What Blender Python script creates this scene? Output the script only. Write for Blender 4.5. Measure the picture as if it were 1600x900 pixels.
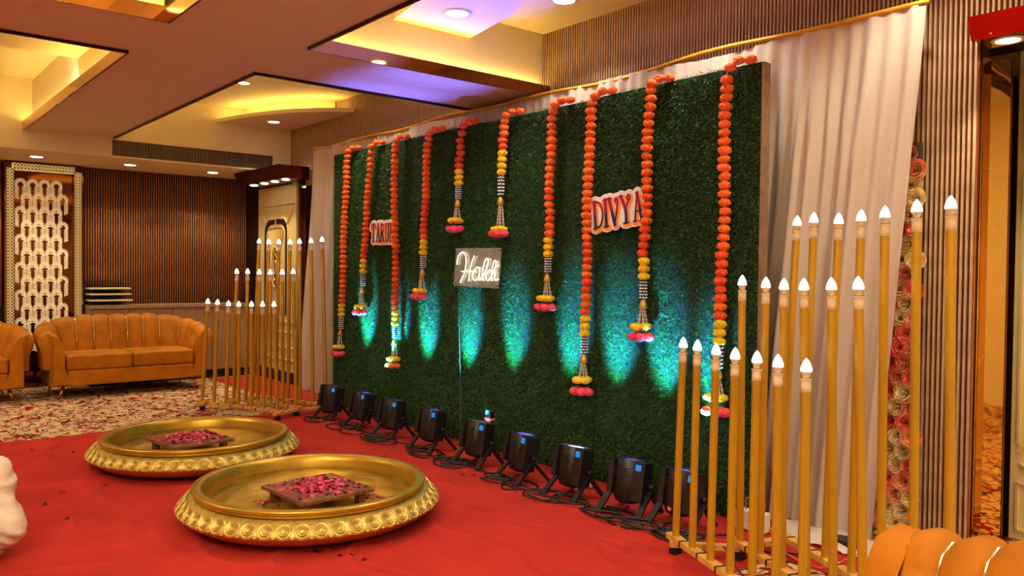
import bpy, bmesh, math, random
import numpy as np
from mathutils import Vector, Matrix, noise
random.seed(7); np.random.seed(7)
SC = bpy.context.scene; COL = SC.collection
PI = math.pi
for o in list(bpy.data.objects): bpy.data.objects.remove(o)

# ------------------------------------------------------------ camera, world, lights, exposure
def make_camera():
    yaw, p, r = math.radians(50.325), math.radians(-1.2317), math.radians(0.6396)
    fwd = Vector((-math.sin(yaw)*math.cos(p), math.cos(yaw)*math.cos(p), math.sin(p)))
    r0 = Vector((math.cos(yaw), math.sin(yaw), 0)); u0 = r0.cross(fwd)
    right = math.cos(r)*r0 + math.sin(r)*u0; up = -math.sin(r)*r0 + math.cos(r)*u0
    cd = bpy.data.cameras.new('camera'); cam = bpy.data.objects.new('camera', cd); COL.objects.link(cam)
    cd.sensor_width = 36; cd.lens = 1263/1600*36; cd.clip_start = .05
    m = Matrix((right, up, -fwd)).transposed().to_4x4(); m.translation = Vector((0, 0, 1.35))
    cam.matrix_world = m; SC.camera = cam
make_camera()
w = bpy.data.worlds.new('world'); SC.world = w; w.use_nodes = True
w.node_tree.nodes['Background'].inputs[0].default_value = (1, .82, .62, 1)
w.node_tree.nodes['Background'].inputs[1].default_value = .02
SC.view_settings.view_transform = 'Standard'; SC.view_settings.look = 'None'
SC.view_settings.exposure = 0.95; SC.view_settings.gamma = 1
WARM = (1, .87, .62); NEUT = (1, .95, .79)
def area(name, loc, size, power, color, rot=(0, 0, 0), sy=None):
    l = bpy.data.lights.new(name, 'AREA'); l.energy = power; l.color = color; l.size = size
    if sy: l.shape = 'RECTANGLE'; l.size_y = sy
    o = bpy.data.objects.new(name, l); o.location = loc; o.rotation_euler = rot; COL.objects.link(o); return o
# added soft fill lamps under the ceiling, behind and beside the photographer
area('fill_light', (-1.6, -1.0, 3.10), 1.6, 75, NEUT)
area('fill_light', (1.6, -.6, 3.10), 1.8, 65, NEUT)
area('fill_light', (-6.6, -1.1, 3.10), 1.6, 60, NEUT)
area('fill_light', (1.0, 2.9, 3.10), 1.4, 42, NEUT)
K_DOWN = 14; K_COVE = 4.5; K_BULB = 2.6; K_BLUE = 4.0

# ------------------------------------------------------------ materials
def lin(c):
    return tuple(((v/255)/12.92 if v/255 <= .04045 else ((v/255+.055)/1.055)**2.4) for v in c)+(1,)
def mat(name, rgb, rough=.6, metal=0, var=.12, scale=12, bump=0, bscale=None, emit=None, estr=0, spec=.5, stretch=(1, 1, 1), sheen=0, coat=0, trans=0, rgb2=None, subs=0):
    m = bpy.data.materials.new(name); m.use_nodes = True; nt = m.node_tree; N = nt.nodes; L = nt.links
    b = N['Principled BSDF']
    b.inputs['Roughness'].default_value = rough; b.inputs['Metallic'].default_value = metal
    b.inputs['Specular IOR Level'].default_value = spec
    if sheen: b.inputs['Sheen Weight'].default_value = sheen; b.inputs['Sheen Roughness'].default_value = .4; b.inputs['Sheen Tint'].default_value = lin(rgb)
    if coat: b.inputs['Coat Weight'].default_value = coat; b.inputs['Coat Roughness'].default_value = .1
    if trans: b.inputs['Transmission Weight'].default_value = trans
    tc = N.new('ShaderNodeTexCoord'); mp = N.new('ShaderNodeMapping'); mp.inputs['Scale'].default_value = stretch
    L.new(tc.outputs['Object'], mp.inputs[0])
    nz = N.new('ShaderNodeTexNoise'); nz.inputs['Scale'].default_value = scale; nz.inputs['Detail'].default_value = 4
    L.new(mp.outputs[0], nz.inputs['Vector'])
    cr = N.new('ShaderNodeValToRGB'); c = lin(rgb)
    if rgb2: c0, c1 = lin(rgb2), c
    else: c0 = tuple(v*(1-var) for v in c[:3])+(1,); c1 = tuple(min(1, v*(1+var)) for v in c[:3])+(1,)
    cr.color_ramp.elements[0].position = .35; cr.color_ramp.elements[1].position = .65
    cr.color_ramp.elements[0].color = c0; cr.color_ramp.elements[1].color = c1
    L.new(nz.outputs[0], cr.inputs[0]); L.new(cr.outputs[0], b.inputs['Base Color'])
    if bump:
        n2 = N.new('ShaderNodeTexNoise'); n2.inputs['Scale'].default_value = bscale or scale*4; n2.inputs['Detail'].default_value = 3
        L.new(mp.outputs[0], n2.inputs['Vector'])
        bp = N.new('ShaderNodeBump'); bp.inputs['Strength'].default_value = bump; bp.inputs['Distance'].default_value = .01
        L.new(n2.outputs[0], bp.inputs['Height']); L.new(bp.outputs[0], b.inputs['Normal'])
    if emit: b.inputs['Emission Color'].default_value = lin(emit); b.inputs['Emission Strength'].default_value = estr
    return m
M = {}
M['cream'] = mat('cream_paint', (224, 209, 170), .75, var=.02)
M['beam'] = mat('beam_paint', (214, 196, 170), .7, var=.02)
M['bronze_mirror'] = mat('bronze_mirror', (190, 140, 95), .04, 1, var=.02)
M['dark_mirror'] = mat('dark_bronze_mirror', (120, 70, 40), .06, 1, var=.03)
M['gold_mirror'] = mat('gold_mirror', (225, 172, 90), .03, 1, var=.02, bump=.25, bscale=2.2)
M['edge_dark'] = mat('edge_dark_bronze', (52, 26, 14), .25, .6)
M['slat_face'] = mat('slat_face', (178, 148, 114), .55, var=.2, scale=70, stretch=(1, 1, .15))
M['slat_copper'] = mat('slat_copper', (196, 108, 52), .2, .9, var=.1, scale=10)
M['slat_dark'] = mat('slat_backing', (34, 18, 12), .5)
M['far_slat'] = mat('far_slat_metal', (196, 134, 84), .22, .5, var=.14, scale=30, stretch=(1, 1, .1))
M['far_back'] = mat('far_slat_backing', (22, 12, 8), .4)
M['veneer'] = mat('veneer', (158, 122, 86), .45, var=.16, scale=7, stretch=(9, 9, .6))
M['black'] = mat('black_kick', (10, 9, 9), .5)
M['velvet'] = mat('rust_velvet', (176, 102, 4), .62, var=.18, scale=5, bump=.12, bscale=90, sheen=.0, spec=.2)
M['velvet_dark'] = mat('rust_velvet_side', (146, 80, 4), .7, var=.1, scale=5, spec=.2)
M['brass'] = mat('brass', (226, 170, 90), .22, 1, var=.05)
M['pipe'] = mat('gold_piping', (255, 226, 160), .2, .9, var=.3, scale=60)
M['gold_paint'] = mat('gold_paint', (192, 150, 46), .33, .72, var=.16, scale=6, bump=.06, bscale=70)
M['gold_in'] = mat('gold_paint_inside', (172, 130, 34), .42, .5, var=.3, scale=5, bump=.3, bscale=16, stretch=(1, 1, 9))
M['gold_relief'] = mat('gold_relief', (212, 184, 88), .36, .6, var=.16, scale=30, bump=.3, bscale=150)
M['gold_groove'] = mat('gold_groove', (150, 118, 40), .5, .5)
M['pole'] = mat('pole_gold_paint', (200, 148, 30), .34, .4, var=.14, scale=9, stretch=(1, 1, .2), bump=.04, bscale=60)
M['rail'] = mat('rail_gold_wood', (212, 160, 70), .5, .15, var=.2, scale=12)
M['ivory'] = mat('ivory_plastic', (226, 196, 150), .5, var=.12, scale=70)
M['bulb'] = mat('bulb_glow', (255, 255, 255), .4, var=0, emit=(240, 243, 255), estr=K_BULB)
M['acrylic_edge'] = mat('acrylic', (235, 240, 250), .05, trans=.0)
M['turf_back'] = mat('turf_backing', (8, 24, 8), .9)
M['turf'] = mat('turf_blade', (88, 150, 40), .42, var=.5, scale=140, rgb2=(22, 64, 12), spec=.5)
M['wood_edge'] = mat('raw_wood', (142, 110, 78), .8, var=.2, scale=20)
M['orange'] = mat('marigold_orange', (255, 128, 16), .75, rgb2=(244, 86, 8), scale=70, bump=.6, bscale=160)
M['orange2'] = mat('marigold_deep', (250, 98, 22), .75, rgb2=(230, 58, 16), scale=70, bump=.6, bscale=160)
M['yellow'] = mat('marigold_yellow', (255, 216, 10), .75, rgb2=(240, 184, 4), scale=70, bump=.6, bscale=160)
M['pink'] = mat('carnation_pink', (250, 50, 110), .75, rgb2=(246, 92, 60), scale=40, bump=.6, bscale=160)
M['bead_white'] = mat('white_bead', (236, 230, 226), .5)
M['bead_dark'] = mat('dark_thread', (18, 26, 34), .6)
M['cap_gold'] = mat('gold_cap', (226, 176, 70), .35, .6, bump=.4, bscale=120)
M['string'] = mat('bud_string', (226, 208, 176), .7, var=.2, scale=200)
M['sign_white'] = mat('sign_white', (244, 238, 236), .5, var=.02)
M['sign_orange'] = mat('sign_orange', (250, 160, 70), .5, var=.05)
M['red'] = mat('red_carpet', (172, 44, 32), .95, var=.1, scale=3, bump=.25, bscale=9, spec=.1)
M['par'] = mat('par_black', (22, 17, 17), .42, var=.1)
M['par_slot'] = mat('par_slot', (3, 3, 3), .6)
M['cable'] = mat('cable_black', (12, 12, 14), .45)
M['lcd'] = mat('lcd_blue', (20, 60, 120), .3, emit=(40, 150, 235), estr=.35)
M['lens'] = mat('par_lens', (30, 40, 160), .2, emit=(60, 70, 255), estr=3)
M['lens_hot'] = mat('par_lens_hot', (200, 210, 255), .2, emit=(190, 205, 255), estr=5)
M['wood'] = mat('patla_wood', (140, 82, 42), .4, rgb2=(92, 46, 22), scale=5, stretch=(1, 8, 1))
M['petal'] = mat('rose_petal', (200, 12, 50), .4, rgb2=(130, 6, 28), scale=25)
M['petal2'] = mat('rose_petal_light', (240, 84, 120), .4, rgb2=(214, 30, 76), scale=25)
M['petal3'] = mat('rose_petal_dark', (60, 4, 14), .5)
M['door'] = mat('door_cream_gold', (214, 190, 124), .45, .1, var=.05, scale=3)
M['door_trim'] = mat('door_trim_gold', (238, 214, 150), .32, .4, var=.05)
M['door_inlay'] = mat('door_inlay', (52, 18, 10), .3, .3)
M['rose_cream'] = mat('rose_cream', (240, 216, 160), .7, rgb2=(214, 178, 112), scale=30)
M['rose_peach'] = mat('rose_peach', (238, 160, 112), .7, rgb2=(214, 120, 76), scale=30)
M['rose_coral'] = mat('rose_coral', (242, 124, 104), .7, rgb2=(214, 76, 62), scale=30)
M['leaf_board'] = mat('flower_panel_board', (70, 60, 34), .9)
M['cloth'] = mat('cream_cotton', (226, 204, 172), .85, var=.05, bump=.9, bscale=7, stretch=(1, 1, 2.2))
M['skin'] = mat('skin', (150, 96, 66), .5, var=.05)
M['hair'] = mat('hair', (16, 12, 10), .5)
M['steel'] = mat('steel', (150, 140, 130), .3, .9)
M['lamp_glow'] = mat('downlight_glow', (255, 250, 240), .4, var=0, emit=(255, 244, 224), estr=9)
M['led'] = mat('cove_led', (255, 230, 150), .4, var=0, emit=(255, 220, 124), estr=K_COVE*3.2)
M['lattice_glow'] = mat('lattice_backlight', (255, 220, 150), .5, var=.1, emit=(255, 205, 120), estr=.6)
M['lattice'] = mat('lattice_brown', (70, 34, 14), .35, .5)
M['motif'] = mat('fan_motif_cream', (236, 216, 170), .4, var=.06, emit=(255, 222, 160), estr=.12)
M['grille'] = mat('grille_metal', (150, 130, 108), .5, .3)
M['white_box'] = mat('white_plastic', (220, 208, 186), .5)
M['pink_wire'] = mat('pink_wire', (216, 110, 100), .5)
M['sign_wire'] = mat('grey_wire', (96, 100, 92), .6)
M['goldcloth'] = mat('gold_ribbon', (222, 160, 40), .5, .3, bump=.3, bscale=30)
M['shelf'] = mat('shelf_cream', (214, 196, 150), .4)

def drape_mat():
    m = mat('sheer_drape', (226, 208, 188), .8, var=.04, scale=4, bump=.15, bscale=60, sheen=.2, stretch=(1, 1, .2))
    nt = m.node_tree; b = nt.nodes['Principled BSDF']; out = nt.nodes['Material Output']
    t = nt.nodes.new('ShaderNodeBsdfTranslucent'); t.inputs[0].default_value = lin((230, 205, 190))
    mx = nt.nodes.new('ShaderNodeMixShader'); mx.inputs[0].default_value = .25
    nt.links.new(b.outputs[0], mx.inputs[1]); nt.links.new(t.outputs[0], mx.inputs[2]); nt.links.new(mx.outputs[0], out.inputs[0])
    return m
M['drape'] = drape_mat()
def acrylic_mat():
    m = bpy.data.materials.new('clear_acrylic'); m.use_nodes = True; nt = m.node_tree; N = nt.nodes
    N.remove(N['Principled BSDF'])
    tr = N.new('ShaderNodeBsdfTransparent'); tr.inputs[0].default_value = (.9, .92, .95, 1)
    gl = N.new('ShaderNodeBsdfGlossy'); gl.inputs['Roughness'].default_value = .12; gl.inputs[0].default_value = (.9, .9, 1, 1)
    df = N.new('ShaderNodeBsdfDiffuse'); df.inputs[0].default_value = (.75, .72, .9, 1)
    nz = N.new('ShaderNodeTexNoise'); nz.inputs['Scale'].default_value = 9
    m1 = N.new('ShaderNodeMixShader'); m1.inputs[0].default_value = .3; m2 = N.new('ShaderNodeMixShader')
    mu = N.new('ShaderNodeMath'); mu.operation = 'MULTIPLY'; mu.inputs[1].default_value = .55
    nt.links.new(nz.outputs[0], mu.inputs[0]); nt.links.new(mu.outputs[0], m2.inputs[0])
    nt.links.new(gl.outputs[0], m1.inputs[1]); nt.links.new(df.outputs[0], m1.inputs[2])
    nt.links.new(tr.outputs[0], m2.inputs[1]); nt.links.new(m1.outputs[0], m2.inputs[2])
    nt.links.new(m2.outputs[0], N['Material Output'].inputs[0]); return m
M['acrylic'] = acrylic_mat()
def letter_mat():
    m = bpy.data.materials.new('sign_letter_print'); m.use_nodes = True; nt = m.node_tree; N = nt.nodes; b = N['Principled BSDF']
    tc = N.new('ShaderNodeTexCoord'); sx = N.new('ShaderNodeSeparateXYZ'); mr = N.new('ShaderNodeMapRange')
    mr.inputs[1].default_value = .0; mr.inputs[2].default_value = .16
    cr = N.new('ShaderNodeValToRGB'); cr.color_ramp.elements[0].color = lin((16, 44, 92)); cr.color_ramp.elements[1].color = lin((160, 8, 70))
    cr.color_ramp.elements[0].position = .46; cr.color_ramp.elements[1].position = .6
    nt.links.new(tc.outputs['Object'], sx.inputs[0]); nt.links.new(sx.outputs[2], mr.inputs[0]); nt.links.new(mr.outputs[0], cr.inputs[0]); nt.links.new(cr.outputs[0], b.inputs['Base Color'])
    return m
M['letter'] = letter_mat()
def carpet_mat():
    m = bpy.data.materials.new('patterned_carpet'); m.use_nodes = True; nt = m.node_tree; N = nt.nodes; L = nt.links; b = N['Principled BSDF']
    b.inputs['Roughness'].default_value = .95; b.inputs['Specular IOR Level'].default_value = .1
    tc = N.new('ShaderNodeTexCoord')
    def band(scale, wlo, off, dist):
        mp = N.new('ShaderNodeMapping'); mp.inputs['Location'].default_value = off; L.new(tc.outputs['Object'], mp.inputs[0])
        n = N.new('ShaderNodeTexNoise'); n.inputs['Scale'].default_value = scale; n.inputs['Detail'].default_value = 1.0; n.inputs['Distortion'].default_value = dist
        L.new(mp.outputs[0], n.inputs['Vector'])
        s = N.new('ShaderNodeMath'); s.operation = 'SUBTRACT'; s.inputs[1].default_value = .5; L.new(n.outputs[0], s.inputs[0])
        a = N.new('ShaderNodeMath'); a.operation = 'ABSOLUTE'; L.new(s.outputs[0], a.inputs[0])
        c = N.new('ShaderNodeMath'); c.operation = 'LESS_THAN'; c.inputs[1].default_value = wlo; L.new(a.outputs[0], c.inputs[0]); return c
    c1 = band(4.5, .035, (0, 0, 0), 1.6); c2 = band(5.5, .02, (7, 3, 0), 1.4); c3 = band(5, .022, (3, 11, 0), 1.2)
    def mix(fac, prev, col):
        x = N.new('ShaderNodeMix'); x.data_type = 'RGBA'; L.new(fac.outputs[0], x.inputs[0])
        if isinstance(prev, tuple): x.inputs[6].default_value = prev
        else: L.new(prev.outputs[2], x.inputs[6])
        x.inputs[7].default_value = col; return x
    x = mix(c3, lin((206, 168, 116)), lin((120, 92, 66))); x = mix(c1, x, lin((140, 22, 18))); x = mix(c2, x, lin((46, 26, 24)))
    L.new(x.outputs[2], b.inputs['Base Color'])
    n2 = N.new('ShaderNodeTexNoise'); n2.inputs['Scale'].default_value = 300; bp = N.new('ShaderNodeBump'); bp.inputs['Strength'].default_value = .3
    L.new(tc.outputs['Object'], n2.inputs['Vector']); L.new(n2.outputs[0], bp.inputs['Height']); L.new(bp.outputs[0], b.inputs['Normal'])
    return m
M['carpet'] = carpet_mat()

# ------------------------------------------------------------ mesh helpers
class MB:
    def __init__(s): s.v = []; s.f = []; s.mi = []
    def add(s, v, f, mi=0):
        b = len(s.v); s.v += [tuple(x) for x in v]; s.f += [tuple(i+b for i in q) for q in f]; s.mi += [mi]*len(f); return s
    def box(s, x0, x1, y0, y1, z0, z1, mi=0):
        return s.add([(x0, y0, z0), (x1, y0, z0), (x1, y1, z0), (x0, y1, z0), (x0, y0, z1), (x1, y0, z1), (x1, y1, z1), (x0, y1, z1)],
                     [(0, 3, 2, 1), (4, 5, 6, 7), (0, 1, 5, 4), (1, 2, 6, 5), (2, 3, 7, 6), (3, 0, 4, 7)], mi)
    def bar(s, a, b, w, h, up=(0, 0, 1), mi=0):
        a = Vector(a); b = Vector(b); d = (b-a).normalized(); u = Vector(up)
        sd = d.cross(u)
        if sd.length < 1e-4: sd = d.cross(Vector((1, 0, 0)))
        sd.normalize(); u = sd.cross(d).normalized(); v = []
        for p in (a, b):
            for i, j in ((-1, -1), (1, -1), (1, 1), (-1, 1)): v.append(p+sd*i*w/2+u*j*h/2)
        return s.add(v, [(3, 2, 1, 0), (4, 5, 6, 7), (0, 1, 5, 4), (1, 2, 6, 5), (2, 3, 7, 6), (3, 0, 4, 7)], mi)
    def lathe(s, prof, n=32, c=(0, 0, 0), mi=0, sx=1, sy=1, cap=True):
        v = []; f = []
        for r, z in prof:
            for i in range(n):
                a = 2*PI*i/n; v.append((c[0]+r*math.cos(a)*sx, c[1]+r*math.sin(a)*sy, c[2]+z))
        for k in range(len(prof)-1):
            for i in range(n):
                j = (i+1) % n; f.append((k*n+i, k*n+j, (k+1)*n+j, (k+1)*n+i))
        if cap and prof[0][0] > 1e-6: f.append(tuple(range(n))[::-1])
        if cap and prof[-1][0] > 1e-6: f.append(tuple((len(prof)-1)*n+i for i in range(n)))
        return s.add(v, f, mi)
    def tube(s, pts, r, n=8, mi=0, closed=False):
        pts = [Vector(p) for p in pts]; m = len(pts); v = []; f = []; up = None
        rr = r if hasattr(r, '__len__') else [r]*m
        for k, p in enumerate(pts):
            a = pts[max(k-1, 0)]; b = pts[min(k+1, m-1)]; d = (b-a)
            d = d.normalized() if d.length > 1e-9 else Vector((0, 0, 1))
            if up is None:
                up = Vector((0, 0, 1)) if abs(d.z) < .9 else Vector((1, 0, 0))
            sd = d.cross(up).normalized(); up = sd.cross(d).normalized()
            for i in range(n):
                t = 2*PI*i/n; v.append(p+(sd*math.cos(t)+up*math.sin(t))*rr[k])
        for k in range(m-1):
            for i in range(n):
                j = (i+1) % n; f.append((k*n+i, k*n+j, (k+1)*n+j, (k+1)*n+i))
        f.append(tuple(range(n))[::-1]); f.append(tuple((m-1)*n+i for i in range(n)))
        return s.add(v, f, mi)
    def prism(s, poly, z0, z1, mi=0):
        n = len(poly); v = [(x, y, z0) for x, y in poly]+[(x, y, z1) for x, y in poly]
        f = [tuple(range(n))[::-1], tuple(range(n, 2*n))]+[(i, (i+1) % n, n+(i+1) % n, n+i) for i in range(n)]
        return s.add(v, f, mi)
    def sphere(s, c, r, n=12, m=8, mi=0, sc=(1, 1, 1)):
        v = [(c[0], c[1], c[2]-r*sc[2])]; f = []
        for k in range(1, m):
            t = -PI/2+PI*k/m
            for i in range(n):
                a = 2*PI*i/n; v.append((c[0]+r*math.cos(t)*math.cos(a)*sc[0], c[1]+r*math.cos(t)*math.sin(a)*sc[1], c[2]+r*math.sin(t)*sc[2]))
        v.append((c[0], c[1], c[2]+r*sc[2])); T = len(v)-1
        for i in range(n):
            j = (i+1) % n; f.append((0, 1+j, 1+i)); f.append((T, 1+(m-2)*n+i, 1+(m-2)*n+j))
            for k in range(m-2): f.append((1+k*n+i, 1+k*n+j, 1+(k+1)*n+j, 1+(k+1)*n+i))
        return s.add(v, f, mi)
    def mesh(s, name, mats, smooth=False):
        me = bpy.data.meshes.new(name); me.from_pydata(s.v, [], s.f)
        for m in (mats if isinstance(mats, (list, tuple)) else [mats]): me.materials.append(m)
        if any(s.mi): me.polygons.foreach_set('material_index', s.mi)
        if smooth: me.polygons.foreach_set('use_smooth', [True]*len(me.polygons))
        me.update(); return me
    def build(s, name, mats, parent=None, smooth=False, loc=None, rot=None):
        return link(name, s.mesh(name, mats, smooth), parent, loc, rot)
def link(name, me, parent=None, loc=None, rot=None):
    o = bpy.data.objects.new(name, me); COL.objects.link(o)
    if parent: o.parent = parent
    if loc is not None: o.location = loc
    if rot is not None: o.rotation_euler = rot
    return o
def empty(name, loc=(0, 0, 0), rz=0):
    o = bpy.data.objects.new(name, None); COL.objects.link(o); o.location = loc; o.rotation_euler = (0, 0, rz); o.empty_display_size = .1; return o
def tag(o, label=None, cat=None, group=None, kind=None):
    if label: o['label'] = label
    if cat: o['category'] = cat
    if group: o['group'] = group
    if kind: o['kind'] = kind
    return o
def struct(o, label=None, cat=None):
    o['kind'] = 'structure'
    if label: o['label'] = label
    if cat: o['category'] = cat
    return o
def copy_tree(o, parent=None):
    c = o.copy(); COL.objects.link(c); c.parent = parent
    for ch in list(o.children): copy_tree(ch, c)
    return c
def bevel(o, w=.01, seg=2):
    m = o.modifiers.new('bevel', 'BEVEL'); m.width = w; m.segments = seg; m.limit_method = 'ANGLE'; return o
def autosmooth(me, ang=40):
    me.polygons.foreach_set('use_smooth', [True]*len(me.polygons))
    try: me.set_sharp_from_angle(angle=math.radians(ang))
    except Exception: pass

# ------------------------------------------------------------ room shell
ZB, ZC, YW = 2.68, 3.15, 4.12
XR, XE = 3.4, -1.55          # right end of hall, left jamb of the mirrored recess
struct(MB().box(-10.4, XR, -3.6, 5.2, -.05, 0).build('floor', M['carpet']), 'beige carpet with dark red scroll pattern', 'floor')
ceil = struct(MB().box(-10.4, XR, -3.6, 4.7, ZC, ZC+.05).build('ceiling', M['cream']), 'cream coffered ceiling with lit coves', 'ceiling')
struct(MB().box(-10.4, XR, -3.6, -3.5, 0, ZC).build('wall_front', M['cream']), 'plain cream wall behind the photographer', 'wall')
struct(MB().box(XR, XR+.1, -3.6, 5.2, 0, ZC).build('wall_right', M['cream']), 'plain cream wall at the right end', 'wall')
YB = YW+.03
wb = empty('wall_back', (-5, YB, 0)); struct(wb, 'long wall of vertical taupe slats over copper', 'wall')
MB().box(-10.4+5, XE+5, 0, .1, 0, ZC).build('wall_backing', M['slat_dark'], wb)
MB().box(XE+5, XR+5, 0, .5, 2.5, ZC).build('wall_backing', M['slat_dark'], wb)
MB().box(XE+5-.1, XE+5, .1, .56, 0, 2.5).build('jamb', M['dark_mirror'], wb)
MB().box(XE+5-.1, XR+5, .5, .6, 0, 2.5).build('wall_backing', M['cream'], wb)
# slats : taupe face strip and a rounded copper flute in every pitch
P = .0235
def slat_mesh(name, z0, z1, mats, w=.0105):
    b = MB(); b.box(-w/2, w/2, -.03, 0, z0, z1, 0)
    n = 4; v = []; cx = w/2+.0045; R = .0042
    for i in range(n+1):
        a = PI*i/n; v += [(cx-R*math.cos(a), -.012-.010*math.sin(a), z0), (cx-R*math.cos(a), -.012-.010*math.sin(a), z1)]
    f = [(2*i, 2*i+2, 2*i+3, 2*i+1) for i in range(n)]
    b.add(v, f, 1); me = b.mesh(name, mats)
    return me
full = slat_mesh('slat', 0, ZC, [M['slat_face'], M['slat_copper']]); short = slat_mesh('slat_short', 2.5, ZC, [M['slat_face'], M['slat_copper']])
x = XE-.012; k = 0; restbm = MB()
while x > -9.1:
    if k < 240: link('slat', full, wb, (x+5, 0, 0))
    else:
        restbm.box(x+5-.005, x+5+.005, -.03, 0, 2.3, ZC, 0); restbm.box(x+5+.006, x+5+.0145, -.02, 0, 2.3, ZC, 1)
    x -= P; k += 1
tag(restbm.build('slat_run', [M['slat_face'], M['slat_copper']], wb), kind='stuff')
x = XE+.012
for i in range(44): link('slat', short, wb, (x+5, 0, 0)); x += P
# far (left) wall
wl = empty('wall_left', (-10.3, 0, 0)); struct(wl, 'far wall of fine dark bronze tubes', 'wall')
MB().box(-.1, 0, -3.6, 4.2, 0, ZC).build('wall_backing', M['far_back'], wl)
b = MB(); b.tube([(0, 0, .9), (0, 0, 2.48)], .0095, 8); tube_me = b.mesh('bronze_tube', M['far_slat'], True)
y = 2.13
while y < 4.08: link('bronze_tube', tube_me, wl, (.03, y, 0)); y += .0275
y = .2
while y < 1.33: link('bronze_tube', tube_me, wl, (.03, y, 0)); y += .0275
MB().box(0, .02, -3.5, .18, 0, 2.48).build('wall_panel', M['cream'], wl)
# bulkhead over the far wall
MB().box(-10.3, -9.1, -3.5, YW, 2.48, ZC).build('bulkhead', M['cream'], ceil)
# beams
def beam(x0, x1, y0, y1, ins=(1, 1, 1, 1)):
    t = .08
    MB().box(x0, x1, y0, y1, ZB, ZB+.045).build('beam_soffit', M['beam'], ceil)
    MB().box(x0+t*ins[0], x1-t*ins[1], y0+t*ins[2], y1-t*ins[3], ZB+.045, ZC).build('beam_riser', M['cream'], ceil)
YB0, YB1, XC0, XC1 = 1.36, 2.17, -5.38, -4.55
beam(-9.1, XR, YB0, YB1, (0, 0, 1, 1))
beam(XC0, XC1, YB1, YW, (1, 1, 0, 0)); beam(XC0, XC1, -1.6, YB0, (1, 1, 0, 0))
beam(-9.1, XR, -2.4, -1.6, (0, 0, 1, 1)); beam(-.4, .4, YB1, YW, (1, 1, 0, 0)); beam(-.4, .4, -1.6, YB0, (1, 1, 0, 0))
def opening(x0, x1, y0, y1, sides):
    """mirror strip, lip and hidden led along the edges of one coffer"""
    e = .006; z0, z1, zl = ZB-.02, ZB+.064, ZB+.066
    for s_ in sides:
        tr = {'L': (x0-.008, x0, y0-.008, y1+.008), 'R': (x1, x1+.008, y0-.008, y1+.008), 'F': (x0-.008, x1+.008, y0-.008, y0), 'B': (x0-.008, x1+.008, y1, y1+.008)}[s_]
        MB().box(*tr, ZB-.02, ZB-.0005).build('edge_trim', M['edge_dark'], ceil)
        if s_ == 'L': q = (x0, x0+e, y0, y1); l = (x0-.012, x0, y0, y1); d = (x0-.07, x0-.05, y0+.05, y1-.05)
        if s_ == 'R': q = (x1-e, x1, y0, y1); l = (x1, x1+.012, y0, y1); d = (x1+.05, x1+.07, y0+.05, y1-.05)
        if s_ == 'F': q = (x0, x1, y0, y0+e); l = (x0, x1, y0-.012, y0); d = (x0+.05, x1-.05, y0-.07, y0-.05)
        if s_ == 'B': q = (x0, x1, y1-e, y1); l = (x0, x1, y1, y1+.012); d = (x0+.05, x1-.05, y1+.05, y1+.07)
        MB().box(*q, z0, z1).build('mirror_strip', M['bronze_mirror'], ceil)
        MB().box(*l, ZB+.0452, zl).build('cove_lip', M['cream'], ceil)
        MB().box(*d, ZB+.046, ZB+.056).build('led_strip', M['led'], ceil)
opening(XC1, -.4, YB1, YW, 'LFR'); opening(-9.1, XC0, YB1, YW, 'RF')
opening(-9.1, XC0, -1.6, YB0, 'RBF'); opening(XC1, -.4, -1.6, YB0, 'LBRF')
# drop panels inside the coffers
def curve_pts(P, n=8):
    out = []
    for i in range(len(P)-1):
        p0 = P[max(i-1, 0)]; p1 = P[i]; p2 = P[i+1]; p3 = P[min(i+2, len(P)-1)]
        for k in range(n):
            t = k/n; out.append(tuple(.5*((2*p1[j])+(-p0[j]+p2[j])*t+(2*p0[j]-5*p1[j]+4*p2[j]-p3[j])*t*t+(-p0[j]+3*p1[j]-3*p2[j]+p3[j])*t**3) for j in range(len(p1))))
    out.append(tuple(P[-1])); return out
arcA0 = curve_pts([(-4.63, 2.80), (-4.2, 2.71), (-3.6, 2.56), (-2.8, 2.5), (-1.6, 2.5)])
arcA1 = curve_pts([(-1.6, 3.0), (-2.6, 3.02), (-3.4, 3.08), (-3.76, 3.19), (-4.02, 3.31), (-4.3, 3.37), (-4.63, 3.43)])
MB().prism(arcA0+arcA1, 2.99, 3.06).build('drop_panel', M['cream'], ceil)
MB().prism([(p[0], p[1]) for p in [(-4.63, 2.9), (-1.8, 2.65), (-1.8, 2.9), (-3.6, 3.0), (-4.63, 3.3)]], 3.06, ZC).build('drop_panel_neck', M['cream'], ceil)
arcB = curve_pts([(-9.1, 3.24), (-8.75, 3.32), (-8.37, 3.44), (-8.02, 3.60), (-7.72, 3.83), (-7.52, YW-.03)])
MB().prism(arcB+[(-9.1, YW-.03)], 2.97, 3.01).build('drop_panel', M['cream'], ceil)
MB().prism([(-9.1+(x_+9.1)*.72, YW+(y_-YW)*.66) for x_, y_ in arcB]+[(-9.1, YW-.03)], 3.01, ZC).build('drop_panel_neck', M['cream'], ceil)
b = MB(); b.tube([(-9.1+(p[0]+9.1)*.9, YW+(p[1]-YW)*.87, 3.022) for p in arcB[2:-2]], .008, 6); b.build('led_strip', M['led'], ceil)
MB().box(-7.12, -5.5, -1.2, 1.44, 2.98, 3.06).build('drop_panel', M['cream'], ceil)
b = MB(); b.tube([(-7.05, -1.1, 3.075), (-7.05, 1.36, 3.075)], .008, 6); b.build('led_strip', M['led'], ceil)
MB().box(-7.0, -5.5, -1.1, 1.44, 3.06, ZC).build('drop_panel_neck', M['cream'], ceil)
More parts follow.
